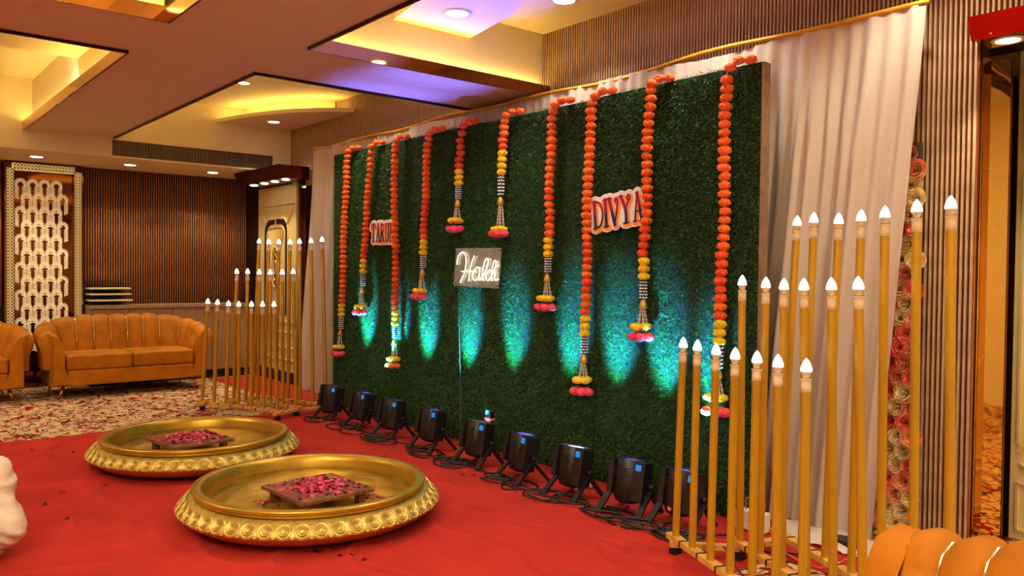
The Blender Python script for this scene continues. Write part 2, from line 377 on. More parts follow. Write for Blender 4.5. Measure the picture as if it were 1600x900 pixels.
# wall face above the slats at the beams, and the air grille in the bulkhead
g = empty('air_vent', (-9.1, 3.02, 2.575)); tag(g, 'long dark louvred air vent set in the cream bulkhead', 'vent')
MB().box(.0, .012, -.88, .88, -.1, -.082).build('frame', M['cream'], g); MB().box(.0, .012, -.88, .88, .082, .1).build('frame', M['cream'], g)
MB().box(.0, .012, -.88, -.865, -.082, .082).build('frame', M['cream'], g); MB().box(.0, .012, .865, .88, -.082, .082).build('frame', M['cream'], g)
MB().box(.0005, .003, -.865, .865, -.082, .082).build('backing', M['black'], g)
lv = MB(); lv.bar((.009, -.865, 0), (.009, .865, 0), .006, .003, up=(1, 0, .8)); lm = lv.mesh('louvre', M['grille'])
for i in range(9): link('louvre', lm, g, (0, 0, -.072+i*.018))
vb = MB()
for i in range(58): vb.box(.004, .008, -.85+i*.03, -.847+i*.03, -.082, .082)
tag(vb.build('divider', M['grille'], g), kind='stuff')

# ------------------------------------------------------------ downlights
def downlight(x, y, z, label, r=.055, power=1.0, cone=110, color=NEUT, group='round ceiling downlights'):
    t = empty('downlight', (x, y, z)); tag(t, label, 'light', group)
    MB().lathe([(r, -.001), (r*1.35, -.001), (r*1.35, -.006), (r*1.25, -.01), (r, -.008)], 24, cap=False).build('trim_ring', M['cream'], t, True)
    MB().lathe([(0, -.012), (r*.7, -.011), (r, -.006), (r, -.002)], 24).build('lens', M['lamp_glow'], t, True)
    l = bpy.data.lights.new('downlight_lamp', 'SPOT'); l.energy = K_DOWN*power; l.color = color; l.spot_size = math.radians(cone); l.spot_blend = .6; l.shadow_soft_size = .05
    lo = bpy.data.objects.new('downlight_lamp', l); COL.objects.link(lo); lo.parent = t; lo.location = (0, 0, -.03)
downlight(-7.15, 1.19, 3.15-.0, 'round downlight in the left coffer, high at the picture left', .08)
downlight(-7.76, 3.02, 3.15, 'round downlight above the curved ceiling panel, flat on the coffer')
downlight(-8.61, 3.69, 2.97, 'round downlight under the curved ceiling panel', .06)
downlight(-4.23, 3.03, 2.99, 'ringed downlight on the pale panel in the coffer above the turf', .07, 1.5)
downlight(-3.95, 3.7, 3.15, 'round downlight by the slat wall at the top edge', .07, 1.5)
downlight(-9.62, 1.56, 2.48, 'low soffit downlight over the lattice mirror panel', .06, 1.3)
downlight(-9.64, 2.47, 2.48, 'low soffit downlight over the far sofa', .06, 1.3)
downlight(-9.69, 3.4, 2.48, 'low soffit downlight near the far corner cabinet', .06, 1.3)
for yy, lb_ in ((-1.0, 'soffit downlight far beyond the left picture edge'), (.0, 'soffit downlight over the cut-off left sofa')): downlight(-9.64, yy-.3, 2.48, lb_, .06, 1.3)
OFF = {(-2.9, 3.6): 'coffer downlight above the larger name sign, just over the top edge', (-1.6, 3.6): 'coffer downlight over the drape and right candle rack, above the frame',
 (-3.2, .9): 'coffer downlight over the nearer bowl, above the frame', (-1.6, 1.0): 'coffer downlight over the near sofa, above the frame', (-6.4, 3.4): 'coffer downlight over the first stage lights, hidden by the ceiling beam',
 (-6.2, .3): 'downlight on the drop panel of the left coffer, beyond the edge', (-8.3, .2): 'coffer downlight over the sofas, beyond the left edge'}
for xx, yy in ((-2.9, 3.6), (-1.6, 3.6), (-3.2, .9), (-1.6, 1.0), (-6.4, 3.4), (-6.2, .3), (-8.3, .2)):
    downlight(xx, yy, 3.15 if xx != -6.2 else 2.98, OFF[(xx, yy)], .06, 2.6 if xx == -1.6 and yy > 3 else 1.8)

# ------------------------------------------------------------ decorative lit mirror panel on far wall
t = empty('lattice_mirror_panel', (-10.24, 1.73, 0)); tag(t, 'tall mirror panel with cream fan pattern and glowing lattice border', 'wall panel')
MB().box(-.02, .0, -.385, .385, 0, 2.475).build('backboard', M['lattice'], t)
MB().box(.0, .01, -.29, .29, .0, 2.37).build('mirror', M['dark_mirror'], t)
def lattice(y0, y1, z0, z1):
    p = MB().box(.0, .05, y0, y1, z0, z1).build('border_panel', M['lattice_glow'], t)
    b = MB(); s_ = .034; ny = max(1, round((y1-y0)/s_)); nz = max(1, round((z1-z0)/s_)); sy = (y1-y0)/ny; sz = (z1-z0)/nz
    for i in range(ny):
        for j in range(nz):
            cy, cz = y0+(i+.5)*sy, z0+(j+.5)*sz
            for d in (1, -1): b.bar((.053, cy-sy/2, cz-d*sz/2), (.053, cy+sy/2, cz+d*sz/2), .006, .0035, up=(1, 0, 0))
            pts = [(.053, cy+sy*.36*math.cos(a), cz+sz*.36*math.sin(a)) for a in np.linspace(0, 2*PI, 9)]
            for a_, c_ in zip(pts, pts[1:]): b.bar(a_, c_, .006, .0035, up=(1, 0, 0))
    tag(b.build('lattice', M['lattice'], p), kind='stuff')
lattice(-.365, -.295, .02, 2.40); lattice(.295, .365, .02, 2.40); lattice(-.30, .30, 2.385, 2.455)
for q in ((-.385, -.365), (.365, .385)): MB().box(0, .07, q[0], q[1], 0, 2.475).build('border_rim', M['dark_mirror'], t)
MB().box(0, .07, -.365, .365, 2.455, 2.475).build('border_rim', M['dark_mirror'], t)
for q in ((-.295, -.285), (.285, .295)): MB().box(0, .06, q[0], q[1], 0, 2.385).build('border_rim', M['dark_mirror'], t)
fm = MB(); W, Hh = .118, .19     # one fan motif: ribs fanned round a slot
for i in range(-5, 6):
    a = math.radians(i*20); c, s_ = math.sin(a), math.cos(a)
    r1 = .057
    fm.bar((.016, c*.03, .085+s_*.045), (.016, c*r1, .115+s_*r1*.95), .0115, .006, up=(1, 0, 0))
for sd in (-1, 1):
    for k in range(7): fm.bar((.016, sd*.0175, .07-k*.021), (.016, sd*.056, .09-k*.021), .014, .006, up=(1, 0, 0))
fme = fm.mesh('fan_motif', M['motif'])
for j in range(12):
    off = .059 if j % 2 else 0
    for i in range(5):
        yy = -.225+i*W*.98+off-.0
        if yy > .235: continue
        link('fan_motif', fme, t, (0, yy, 2.13-j*.152))

# ------------------------------------------------------------ cabinets under the far wall
top = tag(MB().box(-10.27, -9.88, 2.13, 3.96, .87, .905).build('worktop', M['veneer']), 'long brown wooden worktop above the far cabinets', 'worktop')
names = ['left cabinet unit behind the far sofa, cut by lattice panel', 'cabinet unit right behind the far sofa back', 'cabinet unit at the right end of the far sofa', 'cabinet unit behind the left candle rack, in the far corner']
for i, (y0, y1) in enumerate(((2.13, 2.523), (2.523, 3.01), (3.01, 3.476), (3.476, 3.96))):
    t = empty('cabinet', (-9.9, (y0+y1)/2, 0)); tag(t, names[i], 'cabinet', 'veneer cabinets along the far wall'); h = (y1-y0)/2
    MB().box(-.36, -.02, -h+.001, h-.001, .1, .868).build('body', M['veneer'], t)
    bevel(MB().box(-.018, .0, -h+.003, h-.003, .11, .862).build('door', M['veneer'], t), .002, 1)
    MB().box(-.32, -.04, -h+.001, h-.001, .0, .1).build('kickboard', M['black'], t)
    MB().lathe([(.011, 0), (.011, .006), (.006, .01)], 12).build('lock', M['steel'], t, True, (.0, h-.035, .80), (0, PI/2, 0))
t = empty('louvre_shelf', (-10.08, 2.34, .905)); tag(t, 'low stack of three cream shelf boards against dark backing', 'shelf')
MB().box(-.14, -.12, -.2, .17, 0, .19).build('backing', M['black'], t)
for i, (z, l) in enumerate(((.045, .25), (.115, .235), (.18, .23))): bevel(MB().box(-.12, .1, -.205, l, z, z+.018).build('shelf_board', M['shelf'], t), .004, 1)

# ------------------------------------------------------------ sofas
def sofa(loc, rz, label, W=1.62, D=.76, skew=0.0, n_back=7, gold_all=False, group='rust velvet channel-tufted sofas'):
    t = empty('sofa', loc, rz); tag(t, label, 'sofa', group)
    # local: faces -Y, back at +Y ; U path of the backrest foot line
    hw = W/2-.17; yb = D-.22; yf = .06; rc = .2
    path = [(-hw, yf), (-hw, (yf+yb-rc)/2)]+[(-hw+rc-rc*math.cos(a), yb-rc+rc*math.sin(a)) for a in np.linspace(0, PI/2, 5)]
    path += [(x_, yb) for x_ in np.linspace(-hw+rc, hw-rc, 5)[1:-1]]
    path += [(hw-rc+rc*math.sin(a), yb-rc+rc*math.cos(a)) for a in np.linspace(0, PI/2, 5)]+[(hw, (yf+yb-rc)/2), (hw, yf)]
    pv = [Vector((p[0], p[1], 0)) for p in path]; L_ = [0]
    for a, b_ in zip(pv, pv[1:]): L_.append(L_[-1]+(b_-a).length)
    T = L_[-1]
    def pos(s_):
        s_ = min(max(s_, 0), T)
        for i in range(len(pv)-1):
            if s_ <= L_[i+1]+1e-9:
                u = (s_-L_[i])/(L_[i+1]-L_[i]); p = pv[i].lerp(pv[i+1], u); break
        e = .06; return p
    def nrm(s_):
        a = pos(max(s_-.05, 0)); b_ = pos(min(s_+.05, T)); d = (b_-a).normalized(); return Vector((-d.y, d.x, 0))   # outward
    def height(s_):
        u = min(s_, T-s_)/(D*.95); u = min(max(u, 0), 1); u = u*u*(3-2*u)
        return .655+(.80-.655)*u
    arm = yb-yf-rc+rc*PI/2*.5
    n_arm = 4; edges = list(np.linspace(0, arm, n_arm+1))+list(np.linspace(arm, T-arm, n_back+1))[1:]+list(np.linspace(T-arm, T, n_arm+1))[1:]
    def section(s_, bulge):
        n = nrm(s_); h = height(s_); p = pos(s_); pts = []
        lean = .09
        prof = [(0.0, .30), (.01, .42), (.035, .55), (.065, h-.10)]
        cx, R = .065+.075, .075
        for a in (PI*.95, PI*.8, PI*.6, PI*.4, PI*.2, 0): prof.append((cx+R*math.cos(a), h-R+R*math.sin(a)))
        prof += [(cx+R-.02, h-.14), (cx+R-.045, .45), (cx+R-.05, .3)]
        m_ = len(prof)
        for i, (o_, z) in enumerate(prof):
            inner = 1 if i < 6 else .7 if i < 9 else .35
            q = p+n*(o_-bulge*inner) if i < 4 else None
            if q is None:
                dx = (o_-cx)/R if i < 10 else 1; dz = (z-(h-R))/R if i < 10 else 0
                q = p+n*(o_+dx*bulge*.6); z = z+max(dz, 0)*bulge*.8 if i < 10 else z
            if skew and i < 8: q = q-(pos(min(s_+.02, T))-pos(max(s_-.02, 0))).normalized()*skew*(h-z)
            pts.append((q.x, q.y, z))
        return pts
    for k in range(len(edges)-1):
        s0, s1 = edges[k], edges[k+1]; nn = 6; V = []; Fc = []
        for i in range(nn+1):
            u = i/nn; s_ = s0+(s1-s0)*u; bl = .033*math.sin(PI*u)**.6 if 0 < u < 1 else 0
            V += section(s_, bl)
        m_ = len(V)//(nn+1)
        for i in range(nn):
            for j in range(m_-1): Fc.append((i*m_+j, (i+1)*m_+j, (i+1)*m_+j+1, i*m_+j+1))
        Fc.append(tuple(range(m_))); Fc.append(tuple(nn*m_+j for j in range(m_))[::-1])
        MB().add(V, Fc).build('channel_cushion', M['velvet'], t, True)
        if n_arm < k+1 <= n_arm+n_back and k > n_arm or k == n_arm+n_back or (gold_all and k > 0):
            S = section(s0, .005); MB().tube(S[1:8], .0042, 6).build('gold_piping', M['pipe'], t, True)
    # front arm faces: sculpted panels flaring at the top
    for sd in (-1, 1):
        xo = W/2-.02
        pts = [(hw-.0, .30), (hw+.0, .46), (hw+.03, .57), (hw+.075, .645), (hw+.14, .665), (xo, .63), (xo-.02, .5), (xo-.03, .13), (hw-.10, .13), (hw-.04, .2)]
        V = [(sd*x_, yf-.055, z) for x_, z in pts]+[(sd*x_, yf+.03, z) for x_, z in pts]; n = len(pts)
        cen = sum(p[0] for p in pts)/n, sum(p[1] for p in pts)/n
        V += [(sd*(cen[0]+(x_-cen[0])*.86), yf-.075, cen[1]+(z-cen[1])*.93) for x_, z in pts]
        Fc = [(i, (i+1) % n, n+(i+1) % n, n+i) for i in range(n)]+[(2*n+i, 2*n+(i+1) % n, (i+1) % n, i) for i in range(n)]+[tuple(2*n+i for i in range(n))]
        o = MB().add(V, Fc).build('arm_front', M['velvet'], t); autosmooth(o.data, 60)
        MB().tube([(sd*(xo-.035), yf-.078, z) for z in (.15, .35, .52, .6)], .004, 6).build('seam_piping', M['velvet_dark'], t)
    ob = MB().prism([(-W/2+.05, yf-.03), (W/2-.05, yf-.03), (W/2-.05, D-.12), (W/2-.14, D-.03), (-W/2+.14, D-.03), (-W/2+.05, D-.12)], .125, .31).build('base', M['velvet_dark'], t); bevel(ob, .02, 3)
    ob = MB().box(-hw+.02, hw-.02, yf-.072, yf+.0, .13, .285).build('front_rail', M['velvet'], t); bevel(ob, .015, 3)
    for sd in (-1, 1):
        x0, x1 = (-hw+.012, -.002) if sd < 0 else (.002, hw-.012)
        ob = MB().box(x0, x1, yf-.07, yb+.0, .285, .445).build('seat_cushion', M['velvet'], t); bevel(ob, .028, 4); autosmooth(ob.data, 60)
    for sx in (-1, 1):
        for sy, yy in ((-1, .08), (1, D-.12)):
            MB().tube([(sx*(W/2-.17), yy, .13), (sx*(W/2-.125), yy-.02*(-sy), 0.002)], [.017, .009], 10).build('leg', M['brass'], t, True)
    return t
FX = PI/2
# facing +X : local -Y -> world +X means rotate +90 deg
sofa((-9.12, 2.37, 0), FX, 'rust velvet sofa standing before the wooden cabinets, left of candle rack', W=1.62, D=.74)
sofa((-9.16, .60, 0), FX+.03, 'rust velvet sofa cut by the left picture edge', W=1.66, D=.74)

# ------------------------------------------------------------ red carpets
def cloth_sheet(name, poly_fn, nx, ny, amp, z0, label, folds=()):
    V = []; Fc = []
    for j in range(ny+1):
        for i in range(nx+1):
            x_, y_ = poly_fn(i/nx, j/ny); p = Vector((x_*1.1, y_*1.6, 0))
            r_ = abs(noise.noise(p*1.3)); w_ = (1-min(1, r_*7))**2
            e_ = min(i, nx-i, j, ny-j); fl = 1 if e_ > 1 else 0
            for (ax, ay, bx, by, hh) in folds:
                dx, dy = bx-ax, by-ay; tt = ((x_-ax)*dx+(y_-ay)*dy)/(dx*dx+dy*dy)
                if -.1 < tt < 1.1:
                    dd = abs((x_-ax)*dy-(y_-ay)*dx)/math.hypot(dx, dy)+.02*noise.noise(Vector((tt*4, ax, 0)))
                    if abs(dd) < .06: w_ = max(w_, hh*math.exp(-(dd/.013)**2)*max(0, min(1, (tt+.1)*6, (1.1-tt)*6)))
            V.append((x_, y_, z0+fl*(amp*w_+.003*noise.noise(p*5)+.003)))
    for j in range(ny):
        for i in range(nx): a = j*(nx+1)+i; Fc.append((a, a+1, a+nx+2, a+nx+1))
    o = MB().add(V, Fc).build(name, M['red'], None, True); tag(o, label, 'carpet'); return o
FOLDS = [(-4.36, 2.91, -4.35, 3.34, 1), (-3.79, 1.15, -3.89, 1.41, 0.7), (-3.33, 1.85, -3.0, 1.92, 0.9), (-3.54, 2.0, -3.25, 1.85, 0.7), (-2.67, 2.42, -2.67, 2.62, 1), (-3.24, 2.71, -3.03, 2.74, 0.9), (-4.48, 0.84, -4.41, 1.41, 0.8), (-3.9, 3.7, -3.54, 2.96, 0.4), (-4.06, 0.61, -3.84, 1.26, 0.6), (-3.77, 2.67, -2.62, 3.01, 0.5), (-5.6, 0.82, -5.59, 1.16, 0.6), (-5.23, 3.22, -4.79, 3.39, 0.5), (-2.48, 2.84, -2.34, 3.15, 1.2), (-2.82, 2.9, -2.39, 2.83, 0.8)]
cloth_sheet('red_carpet', lambda u, v: ((-7.42+.28*min(v*1.6, 1))*(1-u)+(-2.12-.15*(1-v))*u, -2.6+6.05*v), 360, 400, .015, .004, 'large creased red cloth carpet under the bowls and spotlights', FOLDS)
cloth_sheet('red_carpet', lambda u, v: (-9.85+8.9*u, 3.41+.6*v), 120, 10, .004, .002, 'narrow red carpet strip along the back wall and drapes')

# ------------------------------------------------------------ turf backdrop
t = empty('turf_backdrop', (-4.88, 3.80, 0)); tag(t, 'large dark green artificial turf wall carrying the garlands', 'backdrop')
X0, X1, GH = -7.29, -2.466, 2.475; pw = (X1-X0)/4
YG = 3.737-3.80
for k in range(4):
    x0 = X0+k*pw+.004+4.88; x1 = x0+pw-.008
    dz = [0, .004, -.003, .004][k]
    pn = MB().box(x0, x1, YG+.012, YG+.03, .01, GH-.01+dz).build('turf_panel', M['turf_back'], t)
    N_ = 52000
    cx = np.random.uniform(x0-.002, x1+.002, N_); cz = np.random.uniform(.012, GH+dz, N_)
    ln = np.random.uniform(.016, .03, N_); ax = np.random.normal(0, .55, N_); az = np.random.normal(-.1, .55, N_)
    d = np.stack([ax, -np.ones(N_), az], 1); d /= np.linalg.norm(d, axis=1)[:, None]
    r_ = np.random.normal(size=(N_, 3)); sd = np.cross(d, r_); sd /= np.linalg.norm(sd, axis=1)[:, None]
    base = np.stack([cx, np.full(N_, YG+.014), cz], 1); wv = np.random.uniform(.0011, .0019, N_)[:, None]
    mid = base+d*ln[:, None]*.55
    tip = base+d*ln[:, None]+np.stack([np.zeros(N_), np.zeros(N_), -ln*.15], 1)
    V = np.stack([base, mid-sd*wv, tip, mid+sd*wv], 1).reshape(-1, 3).astype(np.float32)
    me = bpy.data.meshes.new('turf_blades'); me.vertices.add(N_*4); me.loops.add(N_*4); me.polygons.add(N_)
    me.vertices.foreach_set('co', V.ravel()); me.loops.foreach_set('vertex_index', np.arange(N_*4, dtype=np.int32))
    me.polygons.foreach_set('loop_start', np.arange(0, N_*4, 4, dtype=np.int32)); me.polygons.foreach_set('loop_total', np.full(N_, 4, dtype=np.int32))
    me.materials.append(M['turf']); me.update(); me.validate()
    tag(link('turf_blades', me, pn), kind='stuff')
    MB().box(x0+.001, x1-.001, YG+.03, YG+.075, GH-.05, GH-.006+dz).build('frame_rail', M['wood_edge'], t)
for x_ in (X0+4.88, X1+4.88-.03): MB().box(x_, x_+.03, YG+.031, YG+.08, 0, GH-.05).build('frame_post', M['wood_edge'], t)
MB().box(X1+4.88-.002, X1+4.88+.004, YG+.006, YG+.08, 0.0, GH-.008).build('side_edge', M['wood_edge'], t)

# ------------------------------------------------------------ drape
t = empty('drape_backdrop', (-4.9, 3.95, 0)); tag(t, 'sheer off-white curtain hanging behind the turf wall', 'curtain')
NX, NZ = 620, 26; V = []; Fc = []
for j in range(NZ+1):
    v = j/NZ
    for i in range(NX+1):
        u = i/NX
        xt = -8.16+u*6.44; xb = -8.52+u*6.62
        if u > .9: xb = xb-(u-.9)*.2
        x_ = xt+(xb-xt)*v**1.1; ph = u*6.5
        a = .034*(.6+.5*v)*min(1, .3+v*3)
        y_ = a*(math.sin(ph*2*PI/.30+1.2*noise.noise(Vector((ph*1.7, 0, v*.5))))+.8*math.sin(ph*2*PI/.095+2*noise.noise(Vector((ph*3, 4, v*.7)))+v))+.018*noise.noise(Vector((ph*2, v*2, 3)))
        z_ = 2.625*(1-v)+.01+(.012*math.sin(ph*2.1)-.01*math.sin(ph*5) if j == 0 else 0)
        if i == 0 or i == NX: pass
        V.append((x_+4.9, y_, z_-.012 if u < .005 or u > .995 else z_))
for j in range(NZ):
    for i in range(NX): a = j*(NX+1)+i; Fc.append((a, a+1, a+NX+2, a+NX+1))
MB().add(V, Fc).build('curtain', M['drape'], t, True)
b = MB(); b.tube([(x_+4.9, .012*math.sin(x_*3), 2.638+.012*math.sin(x_*2.1+.7)-.01*math.sin(x_*4.7)) for x_ in np.linspace(-8.16, -1.71, 90)], .013, 8); b.build('gold_top_trim', M['goldcloth'], t, True)
MB().tube([(-3.25, .05, 2.6), (3.15, .05, 2.6)], .014, 10).build('hanging_rod', M['steel'], t, True)

# ------------------------------------------------------------ marigold garlands
def flower_mesh(name, m, r, seed, sub=3, squash=.72):
    bm = bmesh.new(); bmesh.ops.create_icosphere(bm, subdivisions=sub, radius=1)
    for v in bm.verts:
        n = noise.noise(v.co*4.2+Vector((seed, 0, 0))); n2 = noise.noise(v.co*1.6+Vector((0, seed, 0)))
        k = r*(1+.22*n+.1*n2+.10*noise.noise(v.co*11+Vector((seed, 2, 0)))); v.co = Vector((v.co.x*k, v.co.y*k, v.co.z*k*squash))
    me = bpy.data.meshes.new(name); bm.to_mesh(me); bm.free(); me.materials.append(m); return me
FL = {c: [flower_mesh('marigold', M[c], .034, i*3.1+len(c)) for i in range(3)] for c in ('orange', 'orange2', 'yellow')}
for i in range(3): pass
FP = [flower_mesh('carnation', M['pink'], .038, 9+i) for i in range(3)]
bb = MB()                      # black and white wrapped section, one ring of beads pairs
for k in range(6):
    for a in range(7): bb.sphere((.019*math.cos(a*2*PI/7+k*.4), .019*math.sin(a*2*PI/7+k*.4), .05-k*.02), .0078, 6, 4, sc=(1, 1, .75))
bead_me = bb.mesh('white_beads', M['bead_white'], True)
core_me = MB().lathe([(.012, -.062), (.0185, -.055), (.0185, .058), (.012, .064)], 10).mesh('bead_band', M['bead_dark'], True)
cap_me = MB().lathe([(.006, .03), (.012, .022), (.02, .0), (.027, -.03), (.022, -.032)], 12).mesh('gold_cap', M['cap_gold'], True)
def string_me(i):
    a = 2*PI*i/5+.3; b = MB(); p0 = Vector((.012*math.cos(a), .012*math.sin(a), 0)); p1 = Vector((.034*math.cos(a), .022*math.sin(a), -1))
    for k in range(9):
        u = (k+.5)/9; q = p0.lerp(p1, u); b.sphere((q.x, q.y, q.z), .0062 if k % 2 else .0045, 6, 4, sc=(1, 1, 0))
    return b
GARL = [
  [(-6.846, 2.443), (-6.894, 2.328), (-6.965, 1.02), (-6.976, 0.891), (-6.987, 0.768), (-6.999, 0.706), (-7.011, 0.613), (-7.009, 0.508)],
  [(-6.406, 2.442), (-6.439, 2.36), (-6.553, 1.445), (-6.563, 1.305), (-6.573, 1.187), (-6.584, 1.122), (-6.594, 1.016), (-6.593, 0.922)],
  [(-6.003, 2.409), (-6.034, 2.347), (-5.992, 0.996), (-6.001, 0.858), (-6.009, 0.752), (-6.008, 0.691), (-6.007, 0.592), (-6.005, 0.492)],
  [(-5.465, 2.432), (-5.52, 2.387), (-5.564, 1.598), (-5.572, 1.467), (-5.579, 1.357), (-5.588, 1.299), (-5.605, 1.188), (-5.604, 1.098)],
  [(-5.013, 2.431), (-5.061, 2.368), (-5.082, 2.13), (-5.089, 1.997), (-5.095, 1.894), (-5.103, 1.845), (-5.11, 1.746), (-5.108, 1.637)],
  [(-4.496, 2.447), (-4.539, 2.402), (-4.55, 2.22), (-4.562, 2.037), (-4.567, 1.885), (-4.565, 1.825), (-4.57, 1.663), (-4.569, 1.585)],
  [(-3.979, 2.447), (-4.028, 2.395), (-4.045, 1.581), (-4.049, 1.443), (-4.054, 1.335), (-4.053, 1.278), (-4.057, 1.179), (-4.055, 1.075)],
  [(-3.6, 2.447), (-3.667, 2.393), (-3.688, 1.071), (-3.691, 0.931), (-3.695, 0.82), (-3.7, 0.761), (-3.698, 0.667), (-3.696, 0.551)],
  [(-3.146, 2.458), (-3.175, 2.395), (-3.201, 1.438), (-3.203, 1.301), (-3.201, 1.187), (-3.205, 1.133), (-3.208, 1.038), (-3.206, 0.935)],
  [(-2.594, 2.473), (-2.634, 2.412), (-2.652, 1.095), (-2.658, 0.955), (-2.66, 0.822), (-2.663, 0.78), (-2.665, 0.685), (-2.663, 0.566)],
]
GLAB = ['long marigold garland nearest the left edge of the turf', 'marigold garland touching the left end of the smaller name sign', 'long marigold garland overlapping the right end of the smaller name sign',
 'medium marigold garland between smaller name sign and the neon script', 'shortest marigold garland, upper left of the neon script sign', 'short marigold garland with long bud strings, right above the neon sign',
 'medium marigold garland right of the neon script, left of larger name sign', 'longest marigold garland at left end of the larger name sign', 'marigold garland over the right end of the larger name sign', 'long marigold garland nearest the right edge of the turf']
GY = 3.672
rnd = random.Random(3)
for gi, g in enumerate(GARL):
    top_, a, oe, ye, be, ce, se, cl = g
    t = empty('flower_garland', (a[0], GY, a[1])); tag(t, GLAB[gi], 'garland', 'marigold garlands hung on the turf wall')
    def put(me, x_, z_, dy=0, rot=None, sc=1, name=None):
        o = link(name or me.name.split('.')[0], me, t, (x_-a[0], dy, z_-a[1]), rot or (rnd.uniform(-.15, .15), rnd.uniform(-.15, .15), rnd.uniform(0, 6)))
        if sc != 1: o.scale = (sc,)*3
        return o
    deep = gi == 4
    # hook over the top of the turf
    c_ = 'orange2' if deep else 'orange'; nf = max(1, round((GH-a[1])/.047))
    for k in range(nf): u = (k+.6)/nf; put(rnd.choice(FL[c_]), a[0]+(top_[0]-a[0])*u*.8, a[1]+(GH-a[1])*u, dy=.0, sc=.95)
    for k in range(2): put(rnd.choice(FL[c_]), top_[0]+.01+.055*k, GH+.012, dy=.03+.03*k, sc=.95)
    n = max(3, round((a[1]-oe[1])/.0475)); dz = (a[1]-oe[1])/n
    MB().tube([(0, 0, .02), ((oe[0]-a[0]), 0, oe[1]-a[1]), (ye[0]-a[0], 0, ye[1]-a[1]), (ce[0]-a[0], 0, ce[1]-a[1])], .003, 5).build('cord', M['string'], t)
    for k in range(n):
        u = (k+.5)/n; zz = a[1]+(oe[1]-a[1])*u
        red = (u > .6 and rnd.random() < .7) or deep
        put(rnd.choice(FL['orange2' if red else 'orange']), a[0]+(oe[0]-a[0])*u+rnd.uniform(-.004, .004)+.008*math.sin(u*9+gi), zz, sc=rnd.uniform(.93, 1.06))
    ny = 4 if gi == 5 else 3; 
    for k in range(ny):
        u = (k+.5)/ny; put(rnd.choice(FL['yellow']), oe[0]+(ye[0]-oe[0])*u, oe[1]+(ye[1]-oe[1])*u, sc=1.02)
    zc, h = (ye[1]+be[1])/2, ye[1]-be[1]
    o = link('bead_band', core_me, t, (ye[0]-a[0], 0, zc-a[1])); o.scale = (1, 1, h/.125); o2 = link('white_beads', bead_me, o); o2['kind'] = 'stuff'
    link('gold_cap', cap_me, t, (be[0]-a[0], 0, (be[1]+ce[1])/2-a[1]+.004))
    sl = ce[1]-se[1]+.01
    for i in range(5):
        aa = 2*PI*i/5+.3; p0 = Vector((.012*math.cos(aa), .012*math.sin(aa), 0)); p1 = Vector((.036*math.cos(aa), .022*math.sin(aa), -sl)); b = MB(); nb = max(5, int(sl/.011))
        b.tube([p0, p1], .0015, 4)
        for k in range(nb):
            q = p0.lerp(p1, (k+.5)/nb); b.sphere(q, .0064 if k % 2 else .0046, 6, 4)
        b.build('bud_string', M['string'], t, True, (ce[0]-a[0], 0, ce[1]-a[1]))
    z1 = se[1]-.012; 
    for i in range(5):
        aa = 2*PI*i/5+.9; put(rnd.choice(FL['yellow']), se[0]+.045*math.cos(aa), z1-.006+.006*rnd.random(), dy=.03*math.sin(aa)-.012, sc=.86)
    for i in range(5):
        aa = 2*PI*i/5+.2; put(rnd.choice(FP if gi not in (2,) else FL['orange']), cl[0]+.056*math.cos(aa), cl[1]+.03, dy=.034*math.sin(aa)-.014, sc=.9)
    put(FP[0] if gi != 2 else FL['orange'][0], cl[0], cl[1]+.022, dy=-.02, sc=.85)

# ------------------------------------------------------------ name signs (cut-out boards with strokes)
GLY = {  # width, strokes [(pts, thick)] in a unit-height box
 'D': (.42, [([(.06, 0), (.06, 1)], .1), ([(.06, .98), (.26, .93), (.38, .7), (.38, .35), (.26, .06), (.06, .03)], .055), ([(-.02, 0), (.16, 0)], .04), ([(-.02, 1), (.16, 1)], .04)]),
 'I': (.2, [([(.08, 0), (.08, 1)], .1), ([(-.01, 0), (.17, 0)], .04), ([(-.01, 1), (.17, 1)], .04)]),
 'V': (.44, [([(.02, 1), (.2, .02)], .1), ([(.2, .02), (.33, .6), (.37, .85), (.33, .98), (.26, .92), (.29, .82)], .05), ([(-.04, 1), (.1, 1)], .04)]),
 'Y': (.46, [([(.04, 1), (.2, .5), (.2, 0)], .09), ([(.2, .5), (.32, .75), (.4, .88), (.36, 1.0), (.28, .93), (.31, .85)], .05), ([(.1, 0), (.3, 0)], .04), ([(-.03, 1), (.1, 1)], .04)]),
 'A': (.42, [([(.06, 0), (.2, 1)], .045), ([(.2, 1), (.34, 0)], .095), ([(.1, .34), (.31, .34)], .04), ([(0, 0), (.13, 0)], .04), ([(.26, 0), (.41, 0)], .04)]),
 'T': (.44, [([(.2, 1), (.2, 0)], .1), ([(-.02, .74), (.02, .92), (.12, 1), (.3, .98), (.38, .9), (.42, .8)], .055), ([(.11, 0), (.29, 0)], .04)]),
 'R': (.42, [([(.07, 0), (.07, 1)], .1), ([(.07, .97), (.25, .95), (.33, .78), (.26, .55), (.07, .5)], .05), ([(.18, .52), (.3, .1), (.38, 0)], .09), ([(-.02, 0), (.16, 0)], .04)]),
 'U': (.42, [([(.07, 1), (.07, .2), (.16, .02), (.26, .06), (.33, .25), (.33, 1)], .06), ([(.33, 1), (.33, .2)], .09), ([(-.02, 1), (.16, 1)], .04), ([(.25, 1), (.41, 1)], .04)]),
 'N': (.46, [([(.06, 0), (.06, 1)], .045), ([(.06, 1), (.35, 0)], .1), ([(.35, 0), (.35, 1)], .045), ([(-.02, 0), (.14, 0)], .04), ([(.27, 1), (.42, 1)], .04)]),
}
